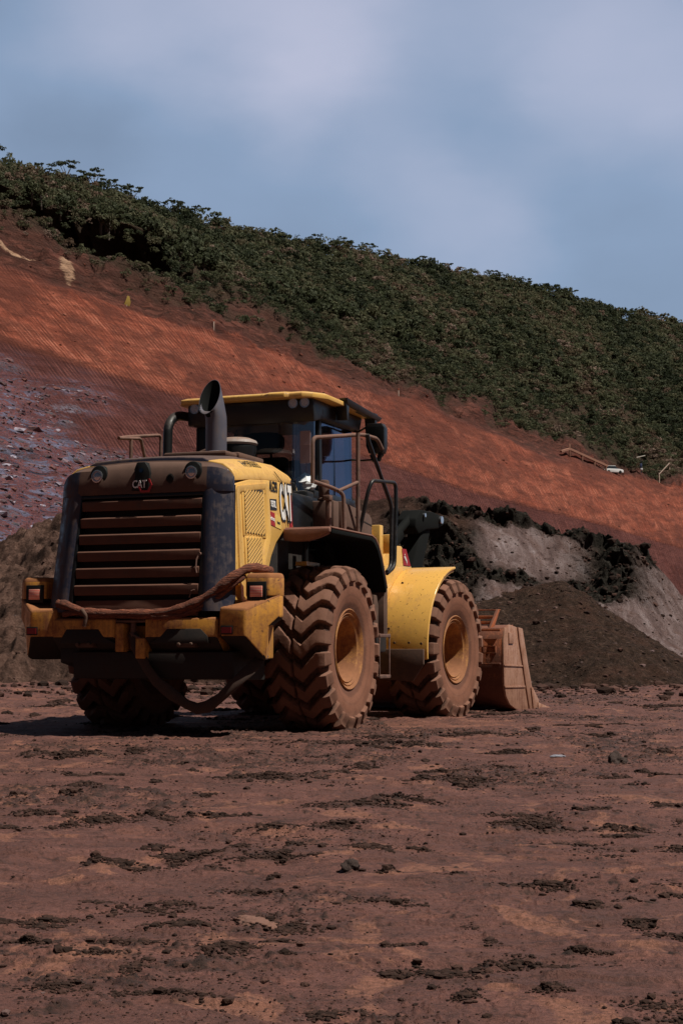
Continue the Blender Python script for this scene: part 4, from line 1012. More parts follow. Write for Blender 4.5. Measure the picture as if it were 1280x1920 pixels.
# cap as a loft of sections (half width, top) with the grille opening left free: two corner pillars and a curved brow
def seam(z): return -1.845+.11*(z-1.16)/1.11
def corner(s):
    m = MB(); rings = []
    for z in (1.12, 1.3, 1.6, 1.9, 2.1, 2.2, 2.26):
        xf = face_x(z)-.004; w = hwid(z)+.01; t = (z-1.1)/1.1; wo = .935
        pts = [(xf+.004, w), (xf-.010, w+.03), (xf-.004, w+.09), (xf+.03, w+.155), (xf+.085, wo-.022), (xf+.125, wo-.004), (seam(z), wo), (seam(z), wo-.03), (xf+.15, w)]
        rings.append([(x, s*y, z) for x, y in pts])
    m.loft(rings if s > 0 else [r[::-1] for r in rings])
    return part(m, 'hood_corner', 'cap_dark', smooth=50)
corners = [corner(s) for s in (-1, 1)]
br = MB()
def yprof(z, x0, n=25, wo=.90):
    return [( -1 + 2*k/(n-1)) for k in range(n)]
# brow: rounded block over the grille; sections along y
def brow_sec(y):
    a = abs(y); k = max(0, (a-.60)/.335)                        # 0 in the middle, 1 at the side
    drop = .115*k**4.0; push = .10*k**2.6
    zt = 2.50-.035*a*a*2-drop
    xf = -1.862+push
    bul = .020*math.exp(-((a-.50)/.10)**2)                      # swelling round the lamps
    return [(xf, y, 2.20-.0*k), (xf-.008-bul, y, 2.26-.0*drop), (xf+.002-bul, y, 2.35-drop*.35), (xf+.018-bul*.6, y, 2.425-drop*.7), (xf+.055, y, zt-.022), (xf+.125, y, zt), (-1.735, y, zt+.012*(1-k)), (-1.735, y, 2.20)]
ys = np.linspace(-.928, .928, 81)
secs = [[(min(p[0], -1.742) if i_ < 6 else p[0], p[1], p[2]) for i_, p in enumerate(brow_sec(y))] for y in ys]
for se in (0, -1):
    secs[se] = [(max(p[0], -1.765) if p[0] < -1.74 else p[0], p[1], min(p[2], 2.345)) for p in secs[se]]
br.loft(secs)
brow = part(br, 'hood_cap', ['brown_dusty', 'cap_dark'], smooth=40)
for p_ in brow.data.polygons:
    if abs(p_.center.y) > .70: p_.material_index = 1
# rear work lamps in dark pockets
for y in (.475, -.553):
    h = MB(); xf = -1.876
    pts = [(y+.094*math.cos(a)*(1.0+.10*math.sin(a)), 2.378+.098*math.sin(a)) for a in np.linspace(0, 2*math.pi, 24, endpoint=False)]
    h.prism(pts, 'x', xf+.004, -1.70)
    ho = part(h, 'lamp_housing', 'black_clean', brow, bevel=.012)
    r_ = MB(); r_.lathe([(0.0, .058), (-.018, .060), (-.020, .050), (-.004, .046)], (xf, y+.005, 2.372), (1, 0, 0), 24)
    r_.lathe([(.0, .036), (-.012, .036), (-.016, .028), (-.016, .0)], (xf, y+.005, 2.372), (1, 0, 0), 20)
    part(r_, 'lamp_bezel', 'chrome', ho)
    l = MB(); l.cyl((xf-.002, y+.005, 2.372), (-1, 0, 0), .047, .006, 20); part(l, 'lamp_lens', 'lens', ho)
    b_ = MB(); b_.cyl((-1.875, y+.03, 2.262), (-1, 0, 0), .014, .012, 8); part(b_, 'bolt', 'rail', brow)
cmr = MB()
cmr.prism([(.105, 2.225), (.06, 2.36), (.075, 2.42), (.045, 2.487), (-.045, 2.487), (-.085, 2.43), (-.10, 2.38), (-.08, 2.225)], 'x', -1.883, -1.70)
cp = part(cmr, 'camera_pocket', 'black_clean', brow, bevel=.008)
cl_ = MB(); cl_.cyl((-1.885, -.01, 2.41), (-1, 0, 0), .022, .012, 16); part(cl_, 'camera_lens', 'glass_side', cp)
YD = (0, -1, 0); ZU = (0, 0, 1)
hx = MB(); yc, zc = -.062, 2.272
hx.prism([(yc-.065, zc), (yc-.035, zc+.052), (yc+.0, zc+.052), (yc+.0, zc-.052), (yc+.045, zc-.052), (yc+.03, zc-.035), (yc-.0, zc-.054), (yc-.035, zc-.054)][:0] or
         [(yc-.068, zc+.0), (yc-.04, zc+.058), (yc-.018, zc+.058), (yc-.048, zc), (yc-.018, zc-.048), (yc+.05, zc-.048), (yc+.07, zc-.012), (yc+.085, zc-.012), (yc+.055, zc-.066), (yc-.034, zc-.066)], 'x', -1.894, -1.886)
part(hx, 'hexagon_emblem', 'decal_red', cp)
text('CAT', .098, (-1.889, .010, 2.280), YD, ZU, 'white', 'badge_lettering', cp, sx=.80)
sg = MB()
for k in range(7):
    yk = -.275-k*.012; hh = [.022, .035, .044, .047, .044, .035, .022][k]
    sg.box(-1.872, -1.858, yk-.0022, yk+.0022, 2.325-hh, 2.325+hh)
part(sg, 'speaker_slots', 'black_clean', brow)

# ---- yellow hood side panels and hood top
def hood_side(s):
    m = MB()
    # outer skin polygon (x, z); wheel-arch curve at the lower front
    poly = [(-1.842, 1.16), (-1.733, 2.27), (-1.4, 2.345), (-1.0, 2.38), (-.6, 2.40), (-.36, 2.40), (-.37, 1.975), (-.50, 1.955), (-.66, 1.90), (-.82, 1.80), (-.96, 1.66), (-1.06, 1.50), (-1.11, 1.30), (-1.12, 1.16)]
    m.prism(poly, 'y', s*.87, s*.93)
    # shoulder rolling over onto the top
    rings = []
    for x in (-1.733, -1.5, -1.2, -.9, -.6, -.42, -.36):
        t = (x+1.762)/1.4; zb = np.interp(x, [-1.762, -1.4, -1.0, -.6, -.36], [2.30, 2.345, 2.38, 2.40, 2.40])
        zt = np.interp(x, [-1.762, -1.4, -1.0, -.6, -.42, -.36], [2.49, 2.55, 2.59, 2.60, 2.575, 2.545])
        rings.append([(x, s*.93, zb-.002), (x, s*.926, zb+.05), (x, s*.90, zb+(zt-zb)*.52), (x, s*.81, zt-.030), (x, s*.66, zt), (x, s*.60, zt+.005), (x, s*.60, zt-.05), (x, s*.87, zb-.002)])
    m.loft(rings if s > 0 else [r[::-1] for r in rings])
    o = part(m, 'hood_side_panel', 'yellow', bevel=.010, seg=2, smooth=45)
    # raised frame round the vents
    fm = MB(); yo = s*.93; yi = s*.948
    out = [(-1.735, 1.20), (-1.735, 2.20), (-1.70, 2.255), (-1.02, 2.345), (-.985, 2.31), (-.985, 1.86), (-1.02, 1.78), (-1.13, 1.62), (-1.19, 1.45), (-1.19, 1.20)]
    inn = [(-1.66, 1.24), (-1.66, 2.15), (-1.63, 2.20), (-1.10, 2.275), (-1.075, 2.25), (-1.075, 1.88), (-1.10, 1.80), (-1.20, 1.64), (-1.245, 1.46), (-1.245, 1.24)]
    n = len(out)
    fm.add([(x, yo, z) for x, z in out]+[(x+.008*0, yi, z) for x, z in [(a*.985+b*.015, c) for (a, c), (b, _) in zip(out, inn)]]+[(x, yi, z) for x, z in [(a*.25+b*.75, c*.25+d*.75) for (a, c), (b, d) in zip(out, inn)]]+[(x, yo, z) for x, z in inn],
           [(r*n+i, r*n+(i+1) % n, (r+1)*n+(i+1) % n, (r+1)*n+i) for r in range(3) for i in range(n)])
    part(fm, 'panel_frame', 'yellow', o, smooth=50)
    for (x0, x1, za, zb, tl, tr) in ((-1.565, -1.125, 1.84, 2.215, .02, .055), (-1.545, -1.215, 1.44, 1.79, 0, .02)):
        v = MB(); yo2 = s*.934
        v.mi = 0
        v.prism([(x0-.04, za-.03), (x1+.04, za-.02), (x1+.04, zb+tr+.03), (x0-.04, zb+tl+.02)], 'y', s*.925, s*.940)
        vo = part(v, 'vent_panel', 'yellow', o, bevel=.006)
        d = MB(); d.prism([(x0, za), (x1, za), (x1, zb+tr), (x0, zb+tl)], 'y', s*.940, s*.943); part(d, 'vent_opening', 'belly', vo)
        st = MB(); c = x0-.6
        ht = zb-za+.03; pitch = .038; slope = .62
        k = -30
        while True:
            # diagonal bars rising forwards
            zA = za+k*pitch; zB = zA+(x1-x0)*slope; k += 1
            if zA > zb+.1: break
            if zB < za: continue
            lo, hi = za, zb+.025
            xa = x0 if zA >= lo else x0+(lo-zA)/slope; xb = x1 if zB <= hi else x0+(hi-zA)/slope
            if xb-xa < .02: continue
            q = [(xa, zA+(xa-x0)*slope), (xb, zA+(xb-x0)*slope)]
            tk = .0105
            st.hexa([(q[0][0], s*.943, q[0][1]-tk), (q[1][0], s*.943, q[1][1]-tk), (q[1][0], s*.949, q[1][1]-tk), (q[0][0], s*.949, q[0][1]-tk),
                     (q[0][0], s*.943, q[0][1]+tk), (q[1][0], s*.943, q[1][1]+tk), (q[1][0], s*.949, q[1][1]+tk), (q[0][0], s*.949, q[0][1]+tk)])
        part(st, 'vent_bars', 'yellow', vo)
    return o
hs_l = hood_side(1); hs = hood_side(-1)
tp = MB(); rings = []
for x in (-1.733, -1.5, -1.2, -.9, -.6, -.42, -.36):
    zt = np.interp(x, [-1.762, -1.4, -1.0, -.6, -.42, -.36], [2.49, 2.55, 2.59, 2.60, 2.575, 2.545])
    rings.append([(x, .62, zt), (x, .55, zt+.03), (x, .3, zt+.045), (x, 0, zt+.05), (x, -.3, zt+.045), (x, -.55, zt+.03), (x, -.62, zt), (x, -.62, zt-.1), (x, .62, zt-.1)])
tp.loft(rings)
part(tp, 'hood_top', 'cap_dark', bevel=.012, smooth=50)
th2 = MB(); th2.box(-1.25, -.40, -.56, .10, 2.60, 2.650); th2.box(-1.0, -.40, -.585, -.15, 2.60, 2.662)
part(th2, 'hood_cover', 'brown_dusty', bevel=.02)
bm_ = MB(); bm_.lathe([(0, .0), (0, .11), (.02, .10), (.035, .0)], (-1.6, .22, 2.515), (0, 0, 1), 16)
bm_.T = Matrix.Scale(1, 4); part(bm_, 'filler_cap', 'brown_dusty')
eng = MB(); eng.box(-1.7, -.38, -.84, .84, 1.2, 2.35); part(eng, 'engine_block', 'belly')
# writing on the side
XD = (1, 0, 0); fs = -.9335
text('ALG293', .145, (-.848, fs, 2.325), XD, ZU, 'decal_black', 'fleet_number', hs, sx=.40)
text('FM90683', .155, (-1.20, -.858, 2.516), (1, 0, .06), (0, .1, .098), 'decal_black', 'stencilled_number', hs, sx=.66, bold=0)
from mathutils.bvhtree import BVHTree
bv = BVHTree.FromPolygons([v.co for v in hs.data.vertices], [p.vertices for p in hs.data.polygons])
for ch_ in hs.children:
    if ch_.name.startswith('stencilled_number'):
        for v in ch_.data.vertices:
            hit = bv.ray_cast(v.co+Vector((0, -.2, .2)), Vector((0, .7, -.7)))
            if hit[0] is not None: v.co = hit[0]+Vector((0, -.003, .003))
pl_ = MB(); pl_.prism([(-.955, 2.10), (-.785, 2.11), (-.785, 2.215), (-.955, 2.205)], 'y', -.9325, -.935); pn = part(pl_, 'model_plate', 'decal_black', hs)
text('950L', .088, (-.870, -.937, 2.158), XD, ZU, 'white', 'model_lettering', pn, sx=.72)
sp_ = MB(); sp_.prism([(-1.01, 1.965), (-.845, 1.945), (-.845, 2.075), (-1.01, 2.095)], 'y', -.9325, -.935); s1 = part(sp_, 'dealer_sticker', 'decal_red', hs)
text('Sotreq', .056, (-.918, -.937, 2.02), (1, 0, -.1), ZU, 'white', 'sticker_lettering', s1, sx=.78)
sp_ = MB(); sp_.prism([(-.845, 1.945), (-.70, 1.93), (-.70, 2.045), (-.80, 2.07), (-.845, 2.04)], 'y', -.9326, -.9352); s2 = part(sp_, 'rental_sticker', 'decal_yellow', hs)
text('Rental', .038, (-.765, -.937, 1.99), (1, 0, -.1), ZU, 'decal_black', 'sticker_lettering', s2, sx=.7)
# large badge: white letters on a black outline with a red wedge
b0 = text('CAT', .47, (-.562, -.9362, 2.185), XD, ZU, 'decal_black', 'badge_outline', hs, sx=.325, bold=.07)
rw = MB(); rw.prism([(-.50, 1.90), (-.43, 1.90), (-.385, 2.06), (-.375, 2.20), (-.43, 2.31), (-.475, 2.05)], 'y', -.9322, -.9348); part(rw, 'badge_wedge', 'decal_red', b0)
text('CAT', .47, (-.562, -.9395, 2.185), XD, ZU, 'white', 'badge_lettering', b0, sx=.325, bold=.03)
wr = MB(); wr.tube([(-.80, -.93, 2.48), (-.66, -.945, 2.40), (-.62, -.95, 2.2), (-.56, -.95, 1.97)], .004, 5); wr.tube([(-.62, -.952, 2.2), (-.50, -.952, 1.97)], .004, 5)
part(wr, 'loose_wire', 'black_clean', hs)

def hood_warp(o):
    if o.type == 'MESH':
        for v in o.data.vertices:
            f_ = 1-.065*max(0, min(1.3, (v.co.z-1.2)/1.15)); v.co.y *= f_
        o.data.update()
    for c in o.children: hood_warp(c)
for o_ in (hs, hs_l, brow, *corners): hood_warp(o_)
# ---- exhaust stack and pre-cleaner
ex = MB()
EX, EY = -.45, -.085
def ring_at(z, r, dx_=0, dy_=0, tilt=0):
    return [(EX+dx_+r*math.cos(a), EY+dy_+r*math.sin(a), z+tilt*math.cos(a)) for a in np.linspace(0, 2*math.pi, 32, endpoint=False)]
ex.loft([ring_at(2.60, .106), ring_at(3.02, .106), ring_at(3.10, .106, -.004, .002, .01), ring_at(3.20, .106, -.02, .02, .06), ring_at(3.26, .105, -.035, .035, .13), ring_at(3.300, .107, -.050, .050, .190), ring_at(3.300, .103, -.050, .050, .187)], cap=False)
exo = part(ex, 'exhaust_stack', 'grey_pipe', smooth=50)
exm = MB(); exm.loft([ring_at(3.299, .1035, -.050, .050, .184), ring_at(3.22, .096, -.025, .03, .10), ring_at(3.10, .095, 0, 0, .05), ring_at(3.05, .02, 0, 0, 0)], cap=False); part(exm, 'exhaust_outlet', 'dull_black', exo)
col = MB(); col.lathe([(0, .135), (.05, .13), (.10, .115), (.11, .108)], (EX, EY, 2.64), (0, 0, 1), 28); part(col, 'pipe_collar', 'grey_pipe', exo)
pc = MB(); pc.lathe([(0, .20), (.02, .215), (.05, .20), (.075, .14), (.085, .0)], (.02, -.10, 2.865), (0, 0, 1), 32)
pb = MB(); pb.lathe([(0, .12), (.08, .12), (.09, .19), (.17, .205), (.20, .20)], (.02, -.10, 2.66), (0, 0, 1), 28)
po = part(pb, 'air_precleaner', 'black', smooth=50); part(pc, 'precleaner_dome', 'dome', po, smooth=50)

# ---- cab
CX0, CX1, CY0, CY1, CYC = .50, 1.95, -.76, .62, -.07
cab_low = MB()
cab_low.box(.35, 1.85, -.74, .62, 1.45, 2.42)
cab_low.box(-.34, .40, -.80, .80, 1.9, 2.35)
clo = part(cab_low, 'cab_base', 'black', bevel=.03)
pil = MB()
def post(a, b, r=.035, w=None):
    w = w or (r, r)
    a = Vector(a); b = Vector(b)
    pil.hexa([a+Vector((-w[0], -w[1], 0)), a+Vector((w[0], -w[1], 0)), a+Vector((w[0], w[1], 0)), a+Vector((-w[0], w[1], 0)), b+Vector((-w[0], -w[1], 0)), b+Vector((w[0], -w[1], 0)), b+Vector((w[0], w[1], 0)), b+Vector((-w[0], w[1], 0))])
post((.56, .54, 2.40), (.56, .54, 3.34), w=(.05, .06))
post((.74, -.715, 2.40), (.74, -.70, 3.34), w=(.038, .035))
post((1.78, -.68, 2.35), (1.70, -.68, 3.34), w=(.035, .032))
post((1.78, .54, 2.35), (1.70, .54, 3.34), w=(.035, .032))
post((1.22, -.715, 2.40), (1.22, -.70, 3.34), w=(.008, .012))
pil.box(.45, .55, -.50, .58, 3.16, 3.36); pil.box(.55, 1.80, -.74, -.68, 3.22, 3.36); pil.box(.55, 1.8, .48, .58, 3.22, 3.36); pil.box(1.66, 1.78, -.7, .58, 3.22, 3.36)
pil.box(.45, .55, -.55, .58, 2.40, 2.52); pil.box(.55, 1.8, -.745, -.69, 2.36, 2.44); pil.box(1.72, 1.82, -.7, .58, 2.3, 2.5)
cabf = part(pil, 'cab_frame', 'black', bevel=.012)
gl_ = MB(); gl_.box(.497, .503, -.52, .50, 2.52, 3.16); part(gl_, 'rear_window', 'glass_rear', cabf)
gl_ = MB(); arc = [(.50+.20*(1-math.cos(a)), -.52-.19*math.sin(a)) for a in np.linspace(0, math.pi/2, 9)]
gl_.loft([[(x, y, z) for x, y in arc]+[(x+.006, y+.006, z) for x, y in arc[::-1]] for z in (2.40, 3.22)])
part(gl_, 'corner_window', 'glass_curved', cabf, smooth=60)
gl_ = MB(); gl_.box(.78, 1.76, -.718, -.712, 2.42, 3.24); part(gl_, 'side_window', 'glass_side', cabf)
gl_ = MB(); gl_.box(.62, 1.7, .545, .551, 2.5, 3.24); part(gl_, 'far_side_window', 'glass_rear', cabf)
gl_ = MB(); gl_.hexa([(1.775, -.66, 2.45), (1.785, -.66, 2.45), (1.785, .52, 2.45), (1.775, .52, 2.45), (1.705, -.66, 3.24), (1.715, -.66, 3.24), (1.715, .52, 3.24), (1.705, .52, 3.24)])
part(gl_, 'windscreen', 'glass_rear', cabf)
nt_ = MB(); nt_.box(.512, .518, -.715, -.60, 2.72, 3.06); nt_.box(.509, .512, -.71, -.61, 2.91, 2.915)
nt_.T = Matrix.Identity(4); part(nt_, 'paper_notice', 'paper', cabf)
se = MB(); se.box(.85, 1.35, -.32, .20, 2.30, 2.44); se.box(.78, .92, -.33, .21, 2.42, 2.84); so_ = part(se, 'driver_seat', 'seat', bevel=.06, seg=4)
hr = MB(); hr.loft([[(x, -.06+math.copysign(abs(math.cos(a))**.6, math.cos(a))*w, 2.99+math.copysign(abs(math.sin(a))**.7, math.sin(a))*h) for a in np.linspace(0, 2*math.pi, 24, endpoint=False)] for x, w, h in ((.74, .20, .085), (.76, .235, .115), (.83, .235, .115), (.86, .20, .085))])
hr.box(.79, .81, -.16, -.14, 2.8, 2.95); hr.box(.79, .81, .02, .04, 2.8, 2.95)
part(hr, 'headrest', 'seat', so_, smooth=60)
stw = MB(); stw.tube([(1.42, -.06+.18*math.cos(a), 2.72+.13*math.sin(a)) for a in np.linspace(0, 2*math.pi, 25)], .014, 8); stw.tube([(1.42, -.06, 2.72), (1.62, -.06, 2.45)], .03, 10); stw.box(1.55, 1.74, -.40, .3, 2.4, 2.62)
stw.box(1.0, 1.4, -.52, -.40, 2.42, 2.62); stw.box(.70, .78, -.50, -.40, 2.52, 2.78)
part(stw, 'steering_column', 'black_clean', bevel=.008)
fan = MB(); fan.tube([(.60, .17, 3.12), (.60, .175, 3.02), (.60, .16, 2.94)], [.012, .03, .012], 10); part(fan, 'hanging_charm', 'dome', cabf)

# roof with its underside housings and lamps
rf = MB()
def roof_poly(z, g=0): return [(.34+g, .70-g, z), (.34+g, .40, z), (.30+g, .36, z), (.30+g, -.28, z), (.26+g, -.34, z), (.26+g, -.52, z), (.30+g, -.56, z), (.30+g, -.70, z), (.36+g, -.80+g, z), (.56, -.90+g, z), (1.92-g, -.90+g, z), (2.02-g, -.80, z), (2.02-g, .66, z), (1.94-g, .76-g, z), (.44+g, .76-g, z)]
rf.loft([roof_poly(3.385), roof_poly(3.43), roof_poly(3.452, .05)])
rfo = part(rf, 'cab_roof', 'yellow', bevel=.006)
ru = MB(); ru.prism([(.43, 3.14), (.40, 3.384), (1.92, 3.384), (1.84, 3.22), (.7, 3.20)], 'y', -.79, .60)
ru.box(.42, .52, .50, .66, 3.16, 3.384)
part(ru, 'roof_housing', 'black', rfo, bevel=.02)
vz = MB(); vz.hexa([(1.05, -.93, 3.40), (2.10, -.93, 3.36), (2.10, -.86, 3.36), (1.05, -.86, 3.40), (1.0, -.945, 3.47), (2.16, -.945, 3.41), (2.16, -.85, 3.41), (1.0, -.85, 3.47)])
for x in (1.06, 1.98): vz.hexa([(x, -.92, 3.24), (x+.05, -.92, 3.24), (x+.05, -.80, 3.24), (x, -.80, 3.24), (x-.04, -.925, 3.44), (x+.07, -.925, 3.44), (x+.07, -.80, 3.44), (x-.04, -.80, 3.44)])
part(vz, 'roof_side_visor', 'black', rfo, bevel=.006)
def roundlamp(x, y, z, parent, r=.052):
    m = MB(); m.lathe([(.07, .0), (.06, r*.7), (.0, r), (-.014, r*1.02), (-.014, r*.86), (.002, r*.82)], (x, y, z), (1, 0, 0), 22)
    o = part(m, 'work_lamp', 'chrome', parent); l = MB(); l.cyl((x-.001, y, z), (-1, 0, 0), r*.82, .005, 20); l.lathe([(-.006, r*.4), (-.012, r*.3), (-.012, 0)], (x, y, z), (1, 0, 0), 14)
    part(l, 'lamp_lens', 'lens', o)
for y in (-.575, -.705, .555, .45): roundlamp(.385, y, 3.335, rfo)

# ---- rear fenders with platform deck
def fender(s):
    m = MB(); y0, y1 = s*.90, s*1.39
    yl, yh = (y0, y1)
    # arch over the tyre and the flat deck above it: outline swept across the width
    # outline (x, z) going forward over the top
    out = [(-.62, 1.955), (.55, 1.955), (.66, 1.93), (.76, 1.86), (.86, 1.74), (.94, 1.60), (1.02, 1.44), (1.03, 1.42)]
    inn = [(-.62, 1.935), (.54, 1.935), (.64, 1.912), (.74, 1.845), (.84, 1.73), (.92, 1.59), (1.0, 1.44), (1.01, 1.42)]
    m.prism(out+inn[::-1], 'y', y0, y1)
    ul = MB(); o2 = [(x-.002, z-.003) for x, z in inn]; i2 = [(x-.03, z-.045) for x, z in inn]; i2[0] = (-.62, 1.89)
    ul.prism(o2+i2[::-1], 'y', y0+s*.01, y1-s*.004)
    ul.prism([(.45, 1.9), (.62, 1.87), (.80, 1.70), (.92, 1.5), (.97, 1.38), (.80, 1.38), (.70, 1.60), (.55, 1.74), (.40, 1.80)], 'y', s*.66, s*.92)
    # rounded rear lip
    m.loft([[(-.66, y, z0_), (-.58, y, z0_), (-.58, y, 1.95), (-.66, y, 1.94)] for y, z0_ in ((y0, 1.83), (s*1.0, 1.815), (s*1.15, 1.82), (s*1.25, 1.845), (s*1.33, 1.875), (s*1.375, 1.90))])
    o = part(m, 'rear_fender', 'deck_dusty', bevel=.02, seg=3)
    part(ul, 'fender_underside', 'dull_black', o, bevel=.006)
    lin = MB(); lin.prism([(-.55, 1.3), (-.55, 1.88), (.5, 1.88), (.95, 1.45), (.95, 1.2)], 'y', s*.66, s*.70); lin.box(-1.1, 1.05, s*.60, s*.80, 1.2, 1.34)
    part(lin, 'fender_liner', 'belly', o)
    return o
fr_ = fender(-1); fl_ = fender(1)
yb = MB(); yb.box(-.35, .0, -1.02, -.90, 1.60, 1.64); part(yb, 'arch_bracket', 'yellow', fr_)
# dusty steps and panel between the wheels
lp = MB(); lp.box(.98, 1.03, -1.36, -.80, .93, 1.42); lp.box(1.03, 1.10, -1.36, -1.30, .93, 1.42); lp.box(.84, .98, -1.30, -1.27, .95, 1.35)
lo_ = part(lp, 'step_panel', 'under_dusty', bevel=.008)
ls = MB()
for z, xa in ((.93, .80), (.505, .80)):
    ls.box(xa, 1.14, -1.38, -1.20, z-.02, z+.015)
ls.box(.80, .82, -1.375, -1.36, .50, .95); ls.box(1.115, 1.14, -1.375, -1.36, .50, .95)
part(ls, 'ladder', 'rail', lo_, bevel=.005)
tk = MB(); tk.box(.95, 1.5, -1.22, -.45, .75, 1.5); part(tk, 'side_tank', 'belly', bevel=.04)
# battery box beside the cab
bx_ = MB(); bx_.prism([(.56, 1.97), (.56, 2.315), (1.42, 2.245), (1.50, 2.20), (1.50, 1.60), (1.02, 1.60), (.95, 1.97)], 'y', -1.05, -.72)
bxo = part(bx_, 'battery_box', 'brown_dusty', bevel=.015)
bg_ = MB()
bg_.hexa([(.95, -1.053, 2.175), (1.49, -1.053, 2.12), (1.49, -1.048, 2.12), (.95, -1.048, 2.175), (.95, -1.053, 2.187), (1.49, -1.053, 2.132), (1.49, -1.048, 2.132), (.95, -1.048, 2.187)])
part(bg_, 'lid_gap', 'belly', bxo)
sb = MB(); sb.box(.40, .56, -1.02, -.76, 1.96, 2.31); sb.cyl((.48, -.88, 2.31), (0, 0, 1), .075, .04, 20, .065); sb.cyl((.48, -.88, 2.34), (0, 0, 1), .058, .19, 20, .055)
part(sb, 'storage_box', 'brown_dusty', bevel=.02)
pst = MB(); pst.box(.10, .15, -1.09, -1.04, 1.96, 2.30); pst.box(.06, .16, -1.10, -1.03, 2.28, 2.33); part(pst, 'gate_post', 'rail', bevel=.006)
# handrails on the near side
hrl = MB()
hrl.tube([(-.40, -1.10, 2.42), (-.40, -1.10, 2.40), (-.40, -1.10, 2.85), (.55, -1.28, 2.995), (.95, -1.30, 3.0), (1.05, -1.32, 2.9)][1:], .021, 10, bend=.07)
hrl.tube([(-.40, -1.10, 2.42), (-.15, -1.20, 2.38), (-.02, -1.28, 2.33), (-.02, -1.29, 1.95)], .021, 10, bend=.06)
hrl.tube([(-.10, -1.25, 2.345), (.42, -1.30, 2.47)][0:1]+[(.32, -1.31, 2.475)], .019, 10)
hrl.tube([(.32, -1.31, 1.95), (.32, -1.31, 2.98)], .021, 10)
part(hrl, 'platform_handrail', 'rail', smooth=60)
bk_ = MB()
bk_.tube([(.58, -1.32, 3.0), (.62, -1.32, 2.93), (1.22, -1.37, 2.30), (1.18, -1.37, 1.66), (1.05, -1.37, 1.60)], .021, 10, bend=.09)
bk_.tube([(.66, -1.20, 1.98), (.66, -1.30, 2.42), (.70, -1.33, 2.53), (1.32, -1.38, 2.57), (1.30, -1.39, 2.3), (1.24, -1.39, 1.66), (1.05, -1.37, 1.58)], .021, 10, bend=.08)
part(bk_, 'ladder_handrail', 'black', smooth=60)
# mirror near side
mi = MB()
mi.loft([[(1.66+dx_*1.0, -1.0+y, z) for y, z in ((-.13, 2.94), (-.15, 3.0), (-.15, 3.22), (-.12, 3.27), (.05, 3.27), (.07, 3.22), (.06, 3.02), (.03, 2.94))] for dx_ in (-.05, .02, .07)])
mi.tube([(1.78, -.69, 3.23), (1.74, -.80, 3.20), (1.70, -.92, 3.25), (1.69, -1.0, 3.27)], .012, 8)
mi.tube([(1.78, -.69, 2.90), (1.74, -.85, 2.88), (1.70, -1.05, 2.88), (1.69, -1.11, 2.92), (1.69, -1.12, 2.98)], .012, 8)
mo = part(mi, 'mirror', 'black', bevel=.014)
mg_ = MB(); mg_.tube([(1.64, -1.0, 2.93), (1.64, -1.02, 2.87), (1.64, -1.08, 2.87), (1.64, -1.10, 2.94)], .03, 8); part(mg_, 'lower_mirror', 'black_clean', mo)
gm = MB(); gm.box(1.606, 1.612, -1.13, -.95, 3.0, 3.23); part(gm, 'mirror_glass', 'glass_rear', mo)
# handrails and bars on the far side
hr2 = MB()
hr2.tube([(.10, .82, 2.35), (.12, .82, 3.035), (-.62, .82, 2.92), (-.80, .82, 2.885)], .018, 8, bend=.07)
hr2.tube([(-.80, .82, 2.885), (-.40, .80, 2.93), (-.36, .80, 2.915), (-.17, .78, 2.45)], .018, 8, bend=.04)
hr2.tube([(-.56, .81, 2.45), (-.56, .81, 2.91)], .018, 8)
part(hr2, 'far_handrail', 'rail', smooth=60)
bt_ = MB(); bt_.tube([(.22, .80, 2.3), (.24, .80, 3.17), (.45, .80, 3.30), (.60, .62, 3.26)], .050, 14, bend=.16)
part(bt_, 'grab_bar', 'black', smooth=60)
ht = MB(); ht.tube([(-.05, .30, 2.62), (-.05, .30, 2.79), (-.05, .16, 2.83), (-.05, .1, 2.8)], .028, 10, bend=.05); part(ht, 'breather_hose', 'brown_dusty', smooth=60)

# ---- front fenders, mud flaps
def ffender(s):
    m = FM(); rings = []
    for a in np.radians(np.linspace(97, 186, 17)):
        r0 = 1.0+.03*math.cos(a)*0; c, sn = math.cos(a), math.sin(a)
        ro, ri = .985, .955
        rings.append([(ro*c, s*1.385, .775+ro*sn), (ri*c, s*1.385, .775+ri*sn), (ri*c, s*.80, .775+ri*sn), (ro*c, s*.80, .775+ro*sn)])
    m.loft(rings if s < 0 else [r[::-1] for r in rings])
    o = part(m, 'front_fender', 'yellow_fender', bevel=.010, seg=3, smooth=30)
    ed = FM(); rings = []
    for a in np.radians(np.linspace(98, 184, 17)):
        c, sn = math.cos(a), math.sin(a)
        rings.append([(.957*c, s*1.365, .775+.957*sn), (.925*c, s*1.365, .775+.925*sn), (.925*c, s*1.355, .775+.925*sn), (.957*c, s*1.355, .775+.957*sn)])
    ed.loft(rings if s < 0 else [r[::-1] for r in rings]); part(ed, 'fender_edge', 'yellow', o)
    for y, z in ((-1.31, .85), (-1.16, .86), (-.98, .86), (-.90, 1.02), (-.92, 1.55)):
        bo = FM()
        sn = (z-.775)/.985; a = math.pi-math.asin(sn); bo.cyl((.985*math.cos(a)+.004, -s*y, z), (-1, 0, .0), .014, .014, 8)
        part(bo, 'bolt', 'under_dusty', o)
    fl = FM()
    fl.prism([(s*.80, .79), (s*1.35, .79), (s*1.35, .62), (s*1.22, .43), (s*.80, .45)], 'x', -1.02, -.985)
    part(fl, 'mud_flap', 'under_dusty', o, bevel=.008)
ffender(-1); ffender(1)
